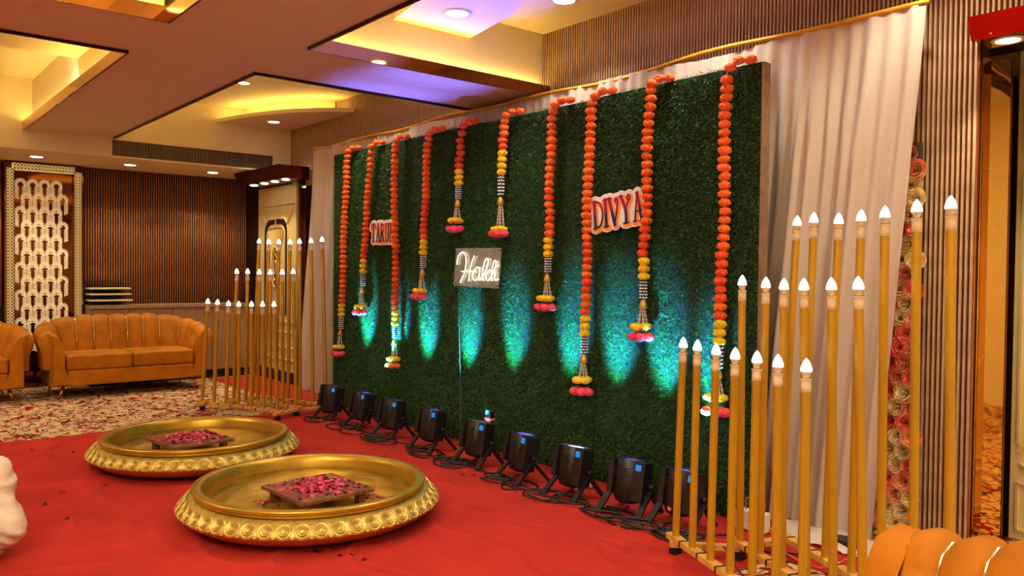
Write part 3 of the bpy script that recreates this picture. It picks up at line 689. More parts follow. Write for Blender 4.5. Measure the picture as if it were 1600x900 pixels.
def flat_stroke(b, pts, w, y0, y1):
    pts = curve_pts(pts, 4) if len(pts) > 2 else pts
    for (xa, za), (xb, zb) in zip(pts, pts[1:]):
        d = math.hypot(xb-xa, zb-za) or 1e-6; nx, nz = -(zb-za)/d*w/2, (xb-xa)/d*w/2
        V = [(xa+nx, za+nz), (xb+nx, zb+nz), (xb-nx, zb-nz), (xa-nx, za-nz)]
        b.add([(x_, y0, z_) for x_, z_ in V]+[(x_, y1, z_) for x_, z_ in V], [(0, 1, 2, 3), (7, 6, 5, 4), (0, 4, 5, 1), (1, 5, 6, 2), (2, 6, 7, 3), (3, 7, 4, 0)])
    for (x_, z_) in pts:
        n = 10; ring = [(x_+w/2*math.cos(2*PI*i/n), z_+w/2*math.sin(2*PI*i/n)) for i in range(n)]
        b.add([(p, y0, q) for p, q in ring]+[(p, y1, q) for p, q in ring], [tuple(range(n)), tuple(range(n, 2*n))[::-1]]+[(i, n+i, n+(i+1) % n, (i+1) % n) for i in range(n)])
def sdf_plate(name, strokes, y0, y1, m, parent, boxes=(), h=.0028):
    """one clean extruded plate covering all strokes [(pts, width)]"""
    segs = []
    for pts, w_ in strokes:
        pts = curve_pts(pts, 4) if len(pts) > 2 else pts
        for p, q in zip(pts, pts[1:]): segs.append((*p, *q, w_/2))
    xs = [v for g_ in segs for v in (g_[0]-g_[4], g_[2]+g_[4], g_[2]-g_[4], g_[0]+g_[4])]; zs = [v for g_ in segs for v in (g_[1]-g_[4], g_[3]-g_[4], g_[1]+g_[4], g_[3]+g_[4])]
    gx = np.arange(min(xs)-2*h, max(xs)+3*h, h); gz = np.arange(min(zs)-2*h, max(zs)+3*h, h); X_, Z_ = np.meshgrid(gx, gz, indexing='ij'); D_ = np.full(X_.shape, -1.0)
    for ax, az, bx, bz, r_ in segs:
        dx, dz = bx-ax, bz-az; L2 = dx*dx+dz*dz+1e-12; t_ = np.clip(((X_-ax)*dx+(Z_-az)*dz)/L2, 0, 1)
        D_ = np.maximum(D_, r_-np.hypot(X_-ax-t_*dx, Z_-az-t_*dz))
    for (ax, bx, az, bz) in boxes: D_ = np.maximum(D_, np.minimum(np.minimum(X_-ax, bx-X_), np.minimum(Z_-az, bz-Z_)))
    D_ = np.where(np.abs(D_) < 1e-7, 1e-7, D_); V = []; idx = {}; F_ = []; edge = {}
    def vid(key, x_, z_):
        if key not in idx: idx[key] = len(V); V.append((x_, z_))
        return idx[key]
    for i in range(len(gx)-1):
        for j in range(len(gz)-1):
            c = [(i, j), (i+1, j), (i+1, j+1), (i, j+1)]; d = [D_[q] for q in c]
            if max(d) <= 0: continue
            poly = []
            for k in range(4):
                p, q = c[k], c[(k+1) % 4]; dp, dq = d[k], d[(k+1) % 4]
                if dp > 0: poly.append(vid(p, gx[p[0]], gz[p[1]]))
                if (dp > 0) != (dq > 0):
                    u = dp/(dp-dq); poly.append(vid((min(p, q), max(p, q)), gx[p[0]]+(gx[q[0]]-gx[p[0]])*u, gz[p[1]]+(gz[q[1]]-gz[p[1]])*u))
            if len(poly) >= 3: F_.append(poly)
    for f in F_:
        for p, q in zip(f, f[1:]+f[:1]): edge[(p, q)] = edge.get((p, q), 0)+1
    n = len(V); F3 = [tuple(f) for f in F_]+[tuple(v+n for v in f[::-1]) for f in F_]
    for (p, q) in edge:
        if (q, p) not in edge: F3.append((q, p, p+n, q+n))
    b = MB(); b.add([(x_, y0, z_) for x_, z_ in V]+[(x_, y1, z_) for x_, z_ in V], F3); return b.build(name, m, parent)
def name_sign(word, loc, ry, hgt, sx, label):
    t = empty('name_sign', loc); t.rotation_euler = (0, ry, 0); tag(t, label, 'sign')
    x0 = 0; S = hgt; allst = []; per = []
    for ch in word:
        w_, st = GLY[ch]; g_ = [([((x0+p[0])*S*sx, p[1]*S) for p in pts], th*S) for pts, th in st]; per.append(g_); allst += g_; x0 += w_+.03
    W_ = (x0-.03)*S*sx
    sdf_plate('board', [(q, th+.058) for q, th in allst], -.004, .004, M['sign_white'], t, [(0, W_-.01, .0, S)])
    sdf_plate('letter_outline', [([(a_+.007, b_-.010) for a_, b_ in q], th+.024) for q, th in allst], -.0062, -.0041, M['sign_orange'], t)  # orange outline layer, set down and right behind the letters
    for g_ in per: sdf_plate('letter', [(q, th*1.2+.002) for q, th in g_], -.009, -.0063, M['letter'], t, h=.002)
    return t
name_sign('TARUN', (-6.435, 3.688, 1.60), .02, .155, 1.12, 'smaller cut-out name sign with maroon to navy letters, left on turf')
name_sign('DIVYA', (-3.625, 3.688, 1.622), -.10, .168, 1.2, 'larger tilted cut-out name sign between two garlands, right on turf')

# ------------------------------------------------------------ neon sign
NEON = {'H1': [(-5.082, 1.392), (-5.076, 1.432), (-5.051, 1.471), (-5.012, 1.486), (-4.981, 1.475), (-4.965, 1.439), (-4.967, 1.386), (-4.987, 1.325), (-5.016, 1.285), (-5.041, 1.252)],
'H2': [(-4.86, 1.457), (-4.888, 1.416), (-4.912, 1.356), (-4.923, 1.303), (-4.929, 1.265)], 'H3': [(-5.023, 1.34), (-4.87, 1.341)],
'a': [(-4.792, 1.36), (-4.825, 1.374), (-4.855, 1.349), (-4.877, 1.311), (-4.867, 1.28), (-4.836, 1.276), (-4.805, 1.308), (-4.788, 1.36), (-4.8, 1.305), (-4.79, 1.275)],
'l': [(-4.79, 1.275), (-4.751, 1.305), (-4.712, 1.357), (-4.69, 1.408), (-4.699, 1.434), (-4.723, 1.431), (-4.746, 1.386), (-4.759, 1.327), (-4.756, 1.283), (-4.738, 1.275)],
'd': [(-4.644, 1.343), (-4.673, 1.35), (-4.703, 1.328), (-4.714, 1.298), (-4.702, 1.277), (-4.678, 1.281), (-4.649, 1.314), (-4.609, 1.372), (-4.597, 1.408), (-4.614, 1.421), (-4.636, 1.387), (-4.649, 1.328), (-4.649, 1.292), (-4.634, 1.276)],
'i': [(-4.599, 1.343), (-4.611, 1.3), (-4.602, 1.278), (-4.57, 1.29)], 'dot': [(-4.59, 1.385), (-4.581, 1.375)]}
M['neon'] = mat('neon_tube', (255, 244, 210), .4, var=0, emit=(255, 238, 190), estr=1.6)
t = empty('neon_sign', (-4.85, 3.675, 1.37)); tag(t, 'glowing warm white script neon sign on a clear square plate', 'sign')
c4 = [(-5.112, 1.518), (-4.55, 1.515), (-4.582, 1.218), (-5.141, 1.229)]
V = [(x_+4.85, y_, z_-1.37) for y_ in (-.003, .003) for x_, z_ in c4]
MB().add(V, [(0, 1, 2, 3), (7, 6, 5, 4), (0, 4, 5, 1), (1, 5, 6, 2), (2, 6, 7, 3), (3, 7, 4, 0)]).build('plate', M['acrylic'], t)
for k, pts in NEON.items():
    MB().tube([(x_+4.85, -.014, z_-1.37) for x_, z_ in curve_pts(pts, 5)], .0038, 8).build('neon_tube', M['neon'], t, True)
MB().tube([(-.215, -.004, -.145), (-.21, -.002, -.5), (-.2, .01, -1.0), (-.19, .0, -1.34)], .002, 5).build('power_wire', M['sign_wire'], t)
for x_, z_ in c4: MB().lathe([(.006, 0), (.006, .012)], 10).build('mount_screw', M['steel'], t, True, (x_+4.85+(.02 if x_ < -4.85 else -.02), -.004, z_-1.37+(.018 if z_ < 1.37 else -.018)), (PI/2, 0, 0))

# ------------------------------------------------------------ spotlights along the turf
def par(x, y, i, rz, hot, hasbulb=True):
    LBL = ['first black stage light from left, by the curtain foot', 'second black stage light from left', 'third black stage light from left', 'fourth black stage light, just right of the third garland',
           'fifth black stage light, with small box on top and bright blue rim', 'sixth black stage light from left', 'seventh black stage light with brightly glowing lens rim', 'eighth black stage light, facing two loose cable loops', 'ninth black stage light, partly behind the candle poles']
    t = empty('stage_light', (x, y, .008), rz); tag(t, LBL[i], 'stage light', 'black stage lights along the turf wall')
    tilt = -.20; t.scale = (1.08, 1.08, 1.08); 
    R_ = Matrix.Rotation(tilt, 4, 'X')
    def T(b):  # tilt the body towards the wall around z=.16
        b.v = [tuple(R_ @ (Vector(v)-Vector((0, 0, .16)))+Vector((0, 0, .16))) for v in b.v]; return b
    o = T(MB().lathe([(.03, .05), (.062, .06), (.078, .1), (.084, .16), (.086, .268), (.082, .276), (.076, .276), (.074, .255), (.0, .255)], 20)).build('housing', M['par'], t); autosmooth(o.data, 50)
    T(MB().lathe([(0, .268), (.05, .27), (.073, .264)], 20)).build('lens', M['lens_hot' if hot else 'lens'], t, True)
    b = MB()
    for z in (.225, .212, .199, .186): b.box(-.05, .035, -.088, -.07, z, z+.004)
    T(b).build('vent_slots', M['par_slot'], t)
    bx = T(MB().box(.05, .118, -.062, .03, .07, .272)).build('control_box', M['par'], t); bevel(bx, .006, 2)
    T(MB().box(.068, .1, -.066, -.06, .225, .256)).build('display', M['lcd'], t)
    T(MB().box(-.075, -.045, -.088, -.05, .1, .27)).build('rear_rib', M['par'], t)
    for sx in (-1, 1):
        MB().lathe([(.014, 0), (.014, .02), (.008, .024)], 12).build('knob', M['par'], t, True, (sx*(.095 if sx < 0 else .118), 0, .15), (0, sx*PI/2, 0))
        for sy in (-1, 1):
            MB().bar((sx*(.094 if sx < 0 else .122), 0, .13), (sx*.12, sy*.115, .004), .012, .034, up=(1, 0, 0)).build('leg', M['par'], t)
    if i == 8: MB().lathe([(.012, 0), (.012, .003)], 14).build('round_sticker', M['pink_wire'], t, False, (-.01, -.083, .1), (PI/2-.15, 0, 0))
    # the lamps behind the lens : the green chips reach the lower turf, the blue ones go steeper; the violet spot is added, aimed up to tint the ceiling
    for nm, col, pw_, ang, tl, dx in (('green_chip_lamp', (.01, .95, .72), 4.0, 24, 37, -.008), ('blue_chip_lamp', (.02, .36, 1), 17.0, 30, 30, .01), ('violet_spill_lamp', (.13, .14, 1), 5.0, 32, -6, .0)):
        l = bpy.data.lights.new(nm, 'SPOT'); l.energy = pw_*K_BLUE*8; l.color = col; l.spot_size = math.radians(ang); l.spot_blend = .85; l.shadow_soft_size = .03
        lo = bpy.data.objects.new(nm, l); COL.objects.link(lo); lo.parent = t; lo.location = (dx, .03, .30)
        lo.rotation_euler = (Vector((0, math.sin(math.radians(tl)), math.cos(math.radians(tl))))).to_track_quat('-Z', 'Y').to_euler()
    return t
PAR = [(-6.56, 3.37), (-6.06, 3.40), (-5.58, 3.40), (-5.02, 3.40), (-4.43, 3.38), (-3.93, 3.36), (-3.46, 3.36), (-3.03, 3.38), (-2.70, 3.42)]
ANG = [.1, -.05, .05, 0, .1, -.15, 0, .15, .1]
for i, (x_, y_) in enumerate(PAR): par(x_, y_, i, ANG[i], i in (4, 6))
# small box clipped over the fifth light
t = empty('clip_box', (-4.41, 3.47, .30)); tag(t, 'small black box with red band above the fifth stage light', 'box')
bevel(MB().box(-.03, .03, -.02, .02, 0, .07).build('body', M['par'], t), .004, 2)
MB().box(-.031, .031, -.021, .021, .008, .024).build('red_band', M['rose_coral'], t); MB().box(-.024, .024, -.018, .018, .07, .075).build('grey_lid', M['steel'], t)
MB().tube([(0, .02, .01), (.0, .05, -.1), (.02, .09, -.29)], .004, 6).build('wire', M['cable'], t)
# cables
rc = random.Random(11)
for i, (x_, y_) in enumerate(PAR):
    nxt = PAR[i+1] if i < 8 else (-2.4, 3.5)
    pts = [(x_+.02, y_-.02, .05), (x_-.02, y_-.12, .018)]
    n = 3+i % 2
    for k in range(n):
        cx, cy, r_ = x_+rc.uniform(-.12, .16), y_-rc.uniform(.08, .2), rc.uniform(.07, .14); ph = rc.uniform(0, 6)
        for q in range(9): a = ph+q*2*PI/9; pts.append((cx+r_*math.cos(a)*1.3, cy+r_*math.sin(a)*.75, .017+.006*(k % 3)))
    pts += [((x_+nxt[0])/2, (y_+nxt[1])/2-.1, .018), (nxt[0]-.04, nxt[1]-.04, .018)]
    o = MB().tube(curve_pts(pts, 4), .0052, 6).build('power_cable', M['cable'], None, True)
    tag(o, ['coiled black cable between the first and second stage light', 'tangled black cable between second and third stage light', 'tangled black cable between third and fourth stage light', 'looped black cable between fourth and fifth stage light', 'looped black cable at the foot of the fifth stage light', 'looped black cable between sixth and seventh stage light', 'coiled black cable in front of the seventh stage light', 'coiled black cable in front of the eighth stage light', 'black cable running from the ninth stage light to candle rack'][i], 'cable', 'black cables on the red carpet')
o = MB().tube(curve_pts([(-2.62, 3.2, .016), (-2.55, 3.16, .016), (-2.42, 3.2, .016), (-2.3, 3.3, .016), (-2.0, 3.55, .016)], 5), .005, 6).build('power_cable', M['cable'], None, True); tag(o, 'black cable with plug end beside the right candle rack', 'cable')
MB().tube([(-2.70, 3.215, .02), (-2.62, 3.2, .02)], .012, 8).build('plug', M['cable'], o, True)
def ebox(name, loc, sz, rz, label, cat, m):
    t = empty(name, loc, rz); tag(t, label, cat); bevel(MB().box(-sz[0]/2, sz[0]/2, -sz[1]/2, sz[1]/2, 0, sz[2]).build('body', m, t), .006, 2); return t
t = ebox('junction_box', (-2.42, 3.66, .01), (.17, .06, .10), .1, 'white plastic junction box with pink wires behind right candle rack', 'box', M['white_box'])
for k in range(3): MB().tube(curve_pts([(-.03+.03*k, -.02, .1), (-.02+.03*k, -.03, .17+.02*k), (.03+.03*k, -.04, .15), (.03*k, -.06, .03), (.08+.04*k, -.12, .0)], 4), .0028, 5).build('wire', M['pink_wire'], t, True)
t = ebox('power_strip', (-3.62, 3.58, .01), (.22, .05, .035), -.15, 'white power strip on the carpet behind the seventh stage light', 'power strip', M['white_box'])
for k in range(3): MB().box(-.085+.065*k, -.05+.065*k, -.016, .016, .035, .037).build('socket', M['par_slot'], t)
t = ebox('plug_block', (-1.98, 3.78, .01), (.16, .08, .05), .4, 'dark grey adapter lying by the drape foot', 'adapter', M['par'])
MB().tube(curve_pts([(.08, 0, .02), (.16, -.05, .01), (.1, -.15, .012), (.3, -.2, .012)], 4), .004, 5).build('wire', M['cable'], t)

# ------------------------------------------------------------ candle-light racks
RF = [(-2.44, 3.056, -2.423, 3.069, 1.04), (-2.29, 2.988, -2.283, 2.993, 1.042), (-2.14, 2.92, -2.132, 2.926, 1.04), (-1.99, 2.852, -1.985, 2.855, 1.038), (-1.84, 2.784, -1.836, 2.787, 1.041), (-1.69, 2.716, -1.696, 2.712, 1.043), (-1.54, 2.648, -1.542, 2.647, 1.046)]
RM = [(-2.211, 3.242, -2.219, 3.237, 1.338), (-2.054, 3.167, -2.05, 3.17, 1.331), (-1.897, 3.092, -1.908, 3.085, 1.327), (-1.74, 3.017, -1.767, 3.002, 1.329), (-1.583, 2.942, -1.608, 2.928, 1.334), (-1.426, 2.867, -1.461, 2.849, 1.34)]
RB = [(-2.17, 3.512, -2.124, 3.541, 1.626), (-2.007, 3.431, -1.983, 3.445, 1.63), (-1.844, 3.35, -1.818, 3.364, 1.615), (-1.681, 3.269, -1.671, 3.274, 1.617), (-1.518, 3.188, -1.528, 3.183, 1.62), (-1.355, 3.107, -1.369, 3.101, 1.63), (-1.192, 3.026, -1.215, 3.017, 1.629)]
LF = [(-7.7, 2.61, -7.685, 2.655, 1.052), (-7.547, 2.667, -7.538, 2.693, 1.05), (-7.394, 2.724, -7.388, 2.74, 1.043), (-7.241, 2.781, -7.242, 2.779, 1.042), (-7.088, 2.838, -7.088, 2.837, 1.047), (-6.935, 2.895, -6.942, 2.878, 1.051), (-6.782, 2.952, -6.795, 2.921, 1.056)]
LM = [(-7.67, 2.9, -7.662, 2.92, 1.338), (-7.517, 2.957, -7.513, 2.968, 1.339), (-7.364, 3.014, -7.362, 3.019, 1.335), (-7.211, 3.071, -7.214, 3.063, 1.336), (-7.058, 3.128, -7.064, 3.115, 1.337), (-6.905, 3.185, -6.919, 3.155, 1.344)]
LB = [(-7.78, 3.13, -7.76, 3.181, 1.638), (-7.628, 3.185, -7.614, 3.218, 1.629), (-7.476, 3.24, -7.468, 3.259, 1.627), (-7.324, 3.295, -7.32, 3.304, 1.625), (-7.172, 3.35, -7.179, 3.336, 1.629), (-7.02, 3.405, -7.031, 3.382, 1.633), (-6.868, 3.46, -6.887, 3.422, 1.643)]
hold_me = MB().lathe([(.0185, -.118), (.0185, -.1), (.0175, -.085), (.0195, -.072), (.021, -.0705), (.021, -.068), (.013, -.066), (.0125, -.062), (.0145, -.056), (.019, -.045), (.0195, -.0435)], 14).mesh('bulb_holder', M['ivory'], True)
bulb_me = MB().lathe([(.0185, -.045), (.0205, -.042), (.0200, -.034), (.0168, -.022), (.0115, -.010), (.0055, -.001), (.002, .003), (0, .004)], 14).mesh('bulb', M['bulb'], True)
ring_me = MB().lathe([(.0185, -.0675), (.0190, -.0675), (.0190, -.0655), (.0125, -.0655)], 14).mesh('bulb_ring', M['par'], True)
def rack(rows, label, lampN):
    f0 = Vector((rows[0][0][0], rows[0][0][1], 0)); t = empty('candle_light_rack', f0); tag(t, label, 'light stand', 'racks of tall candle lights')
    zr = .095
    for R_ in rows:
        a = Vector((R_[0][0], R_[0][1], 0)); e = Vector((R_[-1][0], R_[-1][1], 0)); d = (e-a).normalized()
        MB().bar(a-d*.06-f0+Vector((0, 0, zr-.0125)), e+d*.06-f0+Vector((0, 0, zr-.0125)), .045, .025).build('base_rail', M['rail'], t)
        for k in range(len(R_)-1):
            m_ = a.lerp(e, (k+.5)/(len(R_)-1)); q = m_-f0+Vector((0, 0, zr-.0125)); sd = d.cross(Vector((0, 0, 1)))
            MB().bar(q-d*.005, q+d*.005, .049, .029).build('cable_tie', M['cable'], t)
        for (bx, by, tx, ty, tz) in R_:
            B = Vector((bx, by, zr))-f0; Tt = Vector((tx, ty, tz))-f0; ax = (Tt-B).normalized(); L_ = (Tt-B).length
            p = MB().lathe([(.0175, 0), (.0175, L_-.115)], 14).build('pole', M['pole'], t, True, B); autosmooth(p.data, 50)
            p.rotation_euler = ax.to_track_quat('Z', 'Y').to_euler()
            h_ = link('bulb_holder', hold_me, p, (0, 0, L_)); link('bulb_ring', ring_me, p, (0, 0, L_)); link('bulb', bulb_me, p, (0, 0, L_))
    # cross rails under the row rails, standing on black blocks
    c = [Vector((R_[0][0], R_[0][1], 0)) for R_ in rows]; e = [Vector((R_[-1][0], R_[-1][1], 0)) for R_ in rows]
    for line in (c, e):
        a, b_ = line[0], line[-1]; d = (b_-a).normalized()
        off = (line[1]-a)-d*((line[1]-a).dot(d))
        pts_ = [a-d*.03, line[1]+d*0, b_+d*.03]
        for p0, p1 in zip(pts_, pts_[1:]): MB().bar(p0-f0+Vector((0, 0, zr-.037)), p1-f0+Vector((0, 0, zr-.037)), .04, .024).build('cross_rail', M['rail'], t)
        for p0 in line: MB().box(-.022, .022, -.022, .022, .009, zr-.049).build('foot_block', M['black'], t, False, p0-f0)
    return t
rack([LF, LM, LB], 'far golden rack of candle-bulb poles left of the turf', 3)
rack([RF, RM, RB], 'near golden rack of candle-bulb poles at the right, before the drape', 3)
o = MB().tube(curve_pts([(-2.2, 3.1, .1), (-2.0, 3.0, .03), (-1.95, 3.2, .02), (-1.8, 3.1, .02), (-1.7, 3.3, .02), (-1.5, 3.2, .02), (-1.4, 3.5, .02)], 5), .004, 6).build('rack_cable', M['cable'], None, True); tag(o, 'thin dark cable winding under the right candle rack', 'cable')
o = MB().tube(curve_pts([(-2.35, 3.6, .02), (-2.2, 3.45, .02), (-2.1, 3.3, .1), (-1.9, 3.4, .02), (-1.75, 3.5, .1), (-1.6, 3.3, .02), (-1.5, 3.45, .1)], 5), .0028, 5).build('rack_wire', M['pink_wire'], None, True); tag(o, 'thin pink wire trailing under the right candle rack', 'cable')

# ------------------------------------------------------------ bowls
def bowl(cx, cy, label):
    t = empty('urli_bowl', (cx, cy, .006)); tag(t, label, 'bowl', 'wide golden urli bowls on the red carpet')
    prof = [(0, 0), (.44, 0), (.52, .012), (.61, .034), (.664, .066), (.676, .084)]
    MB().lathe(prof, 96, cap=False).build('underside', M['gold_paint'], t, True)
    prof = [(.676, .084), (.684, .096), (.684, .104), (.668, .124), (.635, .142), (.60, .152), (.585, .156)]
    MB().lathe(prof, 96, cap=False).build('belly', M['gold_relief'], t, True)
    prof = [(.585, .156), (.592, .16), (.602, .163), (.604, .17), (.598, .175), (.607, .179), (.615, .188), (.614, .196), (.606, .2), (.572, .2), (.562, .194), (.552, .17), (.545, .13)]
    MB().lathe(prof, 96, cap=False).build('rim', M['gold_paint'], t, True)
    prof = [(.545, .13), (.545, .11), (.52, .06), (.46, .035), (.3, .028), (0, .026)]
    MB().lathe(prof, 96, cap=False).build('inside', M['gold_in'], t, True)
    # rosettes: concentric raised rings
    r_ = MB(); pf = [(0, .009), (.006, .008), (.009, .004), (.014, .0075), (.018, .003), (.024, .007), (.029, .0025), (.037, .006), (.043, -.002)]
    pr_ = pf[::-1]
    for q in range(len(pr_)-1): r_.lathe(pr_[q:q+2], 18, cap=False, mi=1 if q in (2, 4) else 0)
    rm = r_.mesh('rosette', [M['gold_relief'], M['gold_groove']], False)
    dm = MB().sphere((0, 0, 0), .009, 8, 5, sc=(1, 1, .6)).mesh('leaf_bead', M['gold_relief'], True)
    n = 49; nrmv = Vector((.74, 0, .67)).normalized()
    for i in range(n):
        a = 2*PI*i/n; m_ = Matrix.Rotation(a, 4, 'Z') @ Matrix.Translation((.664, 0, .121)) @ Vector((0, 0, 1)).rotation_difference(nrmv).to_matrix().to_4x4()
        o = link('rosette', rm, t); o.matrix_local = m_
        m_ = Matrix.Rotation(a+PI/n, 4, 'Z') @ Matrix.Translation((.685, 0, .095)); o = link('leaf_bead', dm, t); o.matrix_local = m_
        
    return t
BW = [(-4.06, 1.966), (-5.70, 1.895)]
bowl(*BW[0], 'nearer golden bowl with ring relief, overlapping the other')
bowl(*BW[1], 'farther golden bowl with ring relief, near the candle rack')
def patla(cx, cy, rz, label):
    t = empty('low_wooden_table', (cx, cy, .034), rz); tag(t, label, 'low table')
    bevel(MB().box(-.235, .235, -.225, .225, .07, .09).build('top', M['wood'], t), .004, 2)
    for sx in (-1, 1):
        for sy in (-1, 1): MB().box(sx*.17-.025, sx*.17+.025, sy*.17-.02, sy*.17+.02, 0, .07).build('leg', M['wood'], t)
    return t
PT = [(-4.165, 2.052, .06), (-5.92, 1.918, .1)]
patla(*PT[0], 'small low wooden table strewn with petals in the nearer bowl'); patla(*PT[1], 'small low wooden table strewn with petals in the farther bowl')
def petal_geo(b, c, r, rr, mi):
    rz = rr.uniform(0, 6); u = Vector((math.cos(rz), math.sin(rz), rr.uniform(-.4, .4))).normalized(); w_ = u.cross(Vector((rr.uniform(-.5, .5), rr.uniform(-.5, .5), 1))).normalized(); n_ = u.cross(w_)
    c = Vector(c); V = [c-u*r, c-u*r*.3-w_*r*.7+n_*r*.25, c+u*r*.6-w_*r*.75+n_*r*.35, c+u*r+n_*r*.1, c+u*r*.6+w_*r*.75+n_*r*.35, c-u*r*.3+w_*r*.7+n_*r*.25, c+u*r*.2]
    V = [v+Vector((0, 0, r*.3)) for v in V]
    b.add(V, [(0, 1, 6), (1, 2, 6), (2, 3, 6), (3, 4, 6), (4, 5, 6), (5, 0, 6)], mi)
rp = random.Random(5)
for (cx, cy, rz), lb, nn in zip(PT, ('pile of red rose petals on the low table, nearer bowl', 'pile of red rose petals on the low table, farther bowl'), (300, 300)):
    b = MB()
    for i in range(nn):
        x_, y_ = rp.gauss(.0, .1), rp.gauss(.02, .1); x_ = max(-.21, min(.21, x_)); y_ = max(-.2, min(.2, y_)); hgt = max(0, .02*(1-math.hypot(x_, y_)/.13))*rp.random()
        petal_geo(b, (x_, y_, hgt), rp.uniform(.012, .019), rp, rp.choice([0, 0, 1, 1, 2]))
    o = b.build('rose_petals', [M['petal'], M['petal2'], M['petal3']], None, True, (cx, cy, .125), (0, 0, rz)); tag(o, lb, 'petals', kind='stuff')
b = MB()
for i in range(120):
    k = rp.choice([(-.17, -.23), (.1, .3), (-.22, -.1), (.27, .15), (.02, -.29)]); petal_geo(b, (k[0]+rp.gauss(0, .045), k[1]+rp.gauss(0, .035), 0), rp.uniform(.009, .014), rp, rp.choice([0, 0, 1, 2]))
o = b.build('rose_petals', [M['petal'], M['petal2'], M['petal3']], None, True, (PT[0][0], PT[0][1], .042)); tag(o, 'loose rose petals scattered on the floor of the nearer bowl', 'petals', kind='stuff')
PL = ['fallen petal at the far left, farthest of three left of the bowls', 'fallen petal nearest the rim, left of the farther bowl', 'fallen petal close beside the farther bowl, left side', 'fallen petal midway left of the nearer bowl',
 'fallen petal left of the nearer bowl, toward the crouching knee', 'fallen petal right beside the crouching knee', 'fallen petal on open carpet between knee and nearer bowl', 'lone pale petal below the nearer bowl', 'larger petal just below the nearer bowl rim',
 'petal touching its twin just below the nearer bowl', 'small petal right of the pair below the nearer bowl', 'rightmost petal below the nearer bowl', 'petal right of the farther bowl, above the nearer bowl', 'petal right of the farther bowl, nearest to the stage lights',
 'left petal of the two near the fifth stage light', 'right petal of the two near the fifth stage light', 'petal just under the left side of the farther bowl', 'petal near the bottom edge below the nearer bowl']
LOOSE = [(-6.69, 1.05), (-6.41, 1.13), (-6.45, 1.27), (-5.33, .99), (-5.14, .87), (-4.91, .74), (-4.76, .91), (-3.49, 1.52), (-3.50, 1.72), (-3.48, 1.76), (-3.36, 1.82), (-3.27, 1.84), (-5.04, 2.63), (-4.98, 2.71), (-4.26, 3.12), (-4.20, 3.17), (-5.36, 1.23), (-3.38, 1.78)]
for i, (x_, y_) in enumerate(LOOSE):
    b = MB(); petal_geo(b, (0, 0, 0), .016, rp, 0); petal_geo(b, (.012, .006, 0), .012, rp, 0)
    o = b.build('petal', M['petal' if i % 2 else 'petal3'], None, True, (x_, y_, .016)); tag(o, PL[i], 'petal', 'fallen petals on the red carpet')

# ------------------------------------------------------------ far door (by the left rack)
t = empty('door_1', (-9.24, 4.0, 0)); struct(t, 'cream gold art deco panelled door with arched inlay behind left rack', 'door')
MB().box(-.54, .54, 0, .05, .14, 2.32).build('panel', M['door'], t); MB().box(-.54, .54, .01, .05, 0, .14).build('plinth', M['black'], t)
def mould(pts, w=.016, m='door_trim', y=-.006, nm='moulding', par=t):
    b = MB()
    for (xa, za), (xb, zb) in zip(pts, pts[1:]): b.bar((xa, y, za), (xb, y, zb), w, .014, up=(0, 1, 0))
    return b.build(nm, M[m], par)
mould([(-.47, 2.1), (.5, 2.1)]); mould([(-.47, 2.09), (-.28, 1.86)]); mould([(.5, 2.09), (.3, 1.86)])
def arch(w_, zb_, zt, cr_=.16):
    P_ = [(-w_, zb_), (-w_, zt-cr_)]+[(-w_+cr_-cr_*math.cos(a), zt-cr_+cr_*math.sin(a)) for a in np.linspace(0, PI/2, 6)]
    P_ += [(w_-cr_+cr_*math.sin(a), zt-cr_+cr_*math.cos(a)) for a in np.linspace(0, PI/2, 6)]+[(w_, zb_)]; return P_
mould(arch(.335, .75, 1.94)); mould(arch(.305, .8, 1.90), .055, 'door_inlay', -.004, 'arch_inlay'); mould(arch(.26, .8, 1.84, .13), .016)
mould([(0.0, 1.95), (0.0, 1.83)], .03)
for i in range(-5, 6): mould([(i*.022, 1.55), (i*.045, 1.81)], .008)
for i in range(-5, 6): mould([(i*.022, 1.15), (i*.045, .9)], .008)
b = MB(); b.lathe([(0, .012), (.1, .01), (.13, .004), (.135, 0)], 28, sx=.8, sy=2.1); b.build('medallion', M['door_inlay'], t, True, (0, -.002, 1.36), (PI/2, 0, 0))
for rr in (.115, .075, .04):
    b = MB(); b.tube([(rr*.8*math.cos(a), 0, rr*2.1*math.sin(a)) for a in np.linspace(0, 2*PI, 29)], .006, 6); b.build('medallion_ring', M['door_trim'], t, True, (0, -.016, 1.36))
for i in range(12):
    a = i*PI/6; MB().sphere((.075*math.cos(a), 0, .19*math.sin(a)), .016, 8, 6, sc=(1, .5, 1)).build('medallion_bead', M['brass'], t, True, (0, -.016, 1.36))
for z in (.72, .6, .42, .28): mould([(-.47, z), (.5, z)], .012)
t = empty('dark_mirror_pilaster', (-8.6, 4.025, 0)); tag(t, 'narrow dark mirror column between far door and the drape', 'column')
MB().box(-.11, .1, 0, .1, 0, 2.46).build('column', M['dark_mirror'], t); MB().box(.1, .115, -.01, .1, 0, 2.46).build('edge_trim', M['bronze_mirror'], t)
t = empty('corner_pilaster', (-10.0, 4.0, 0)); tag(t, 'dark column between far cabinets and the far door', 'column')
MB().box(-.2, .2, .02, .1, .92, 2.40).build('column', M['far_back'], t); MB().box(.195, .22, 0, .1, 0, 2.40).build('edge_trim', M['slat_dark'], t)
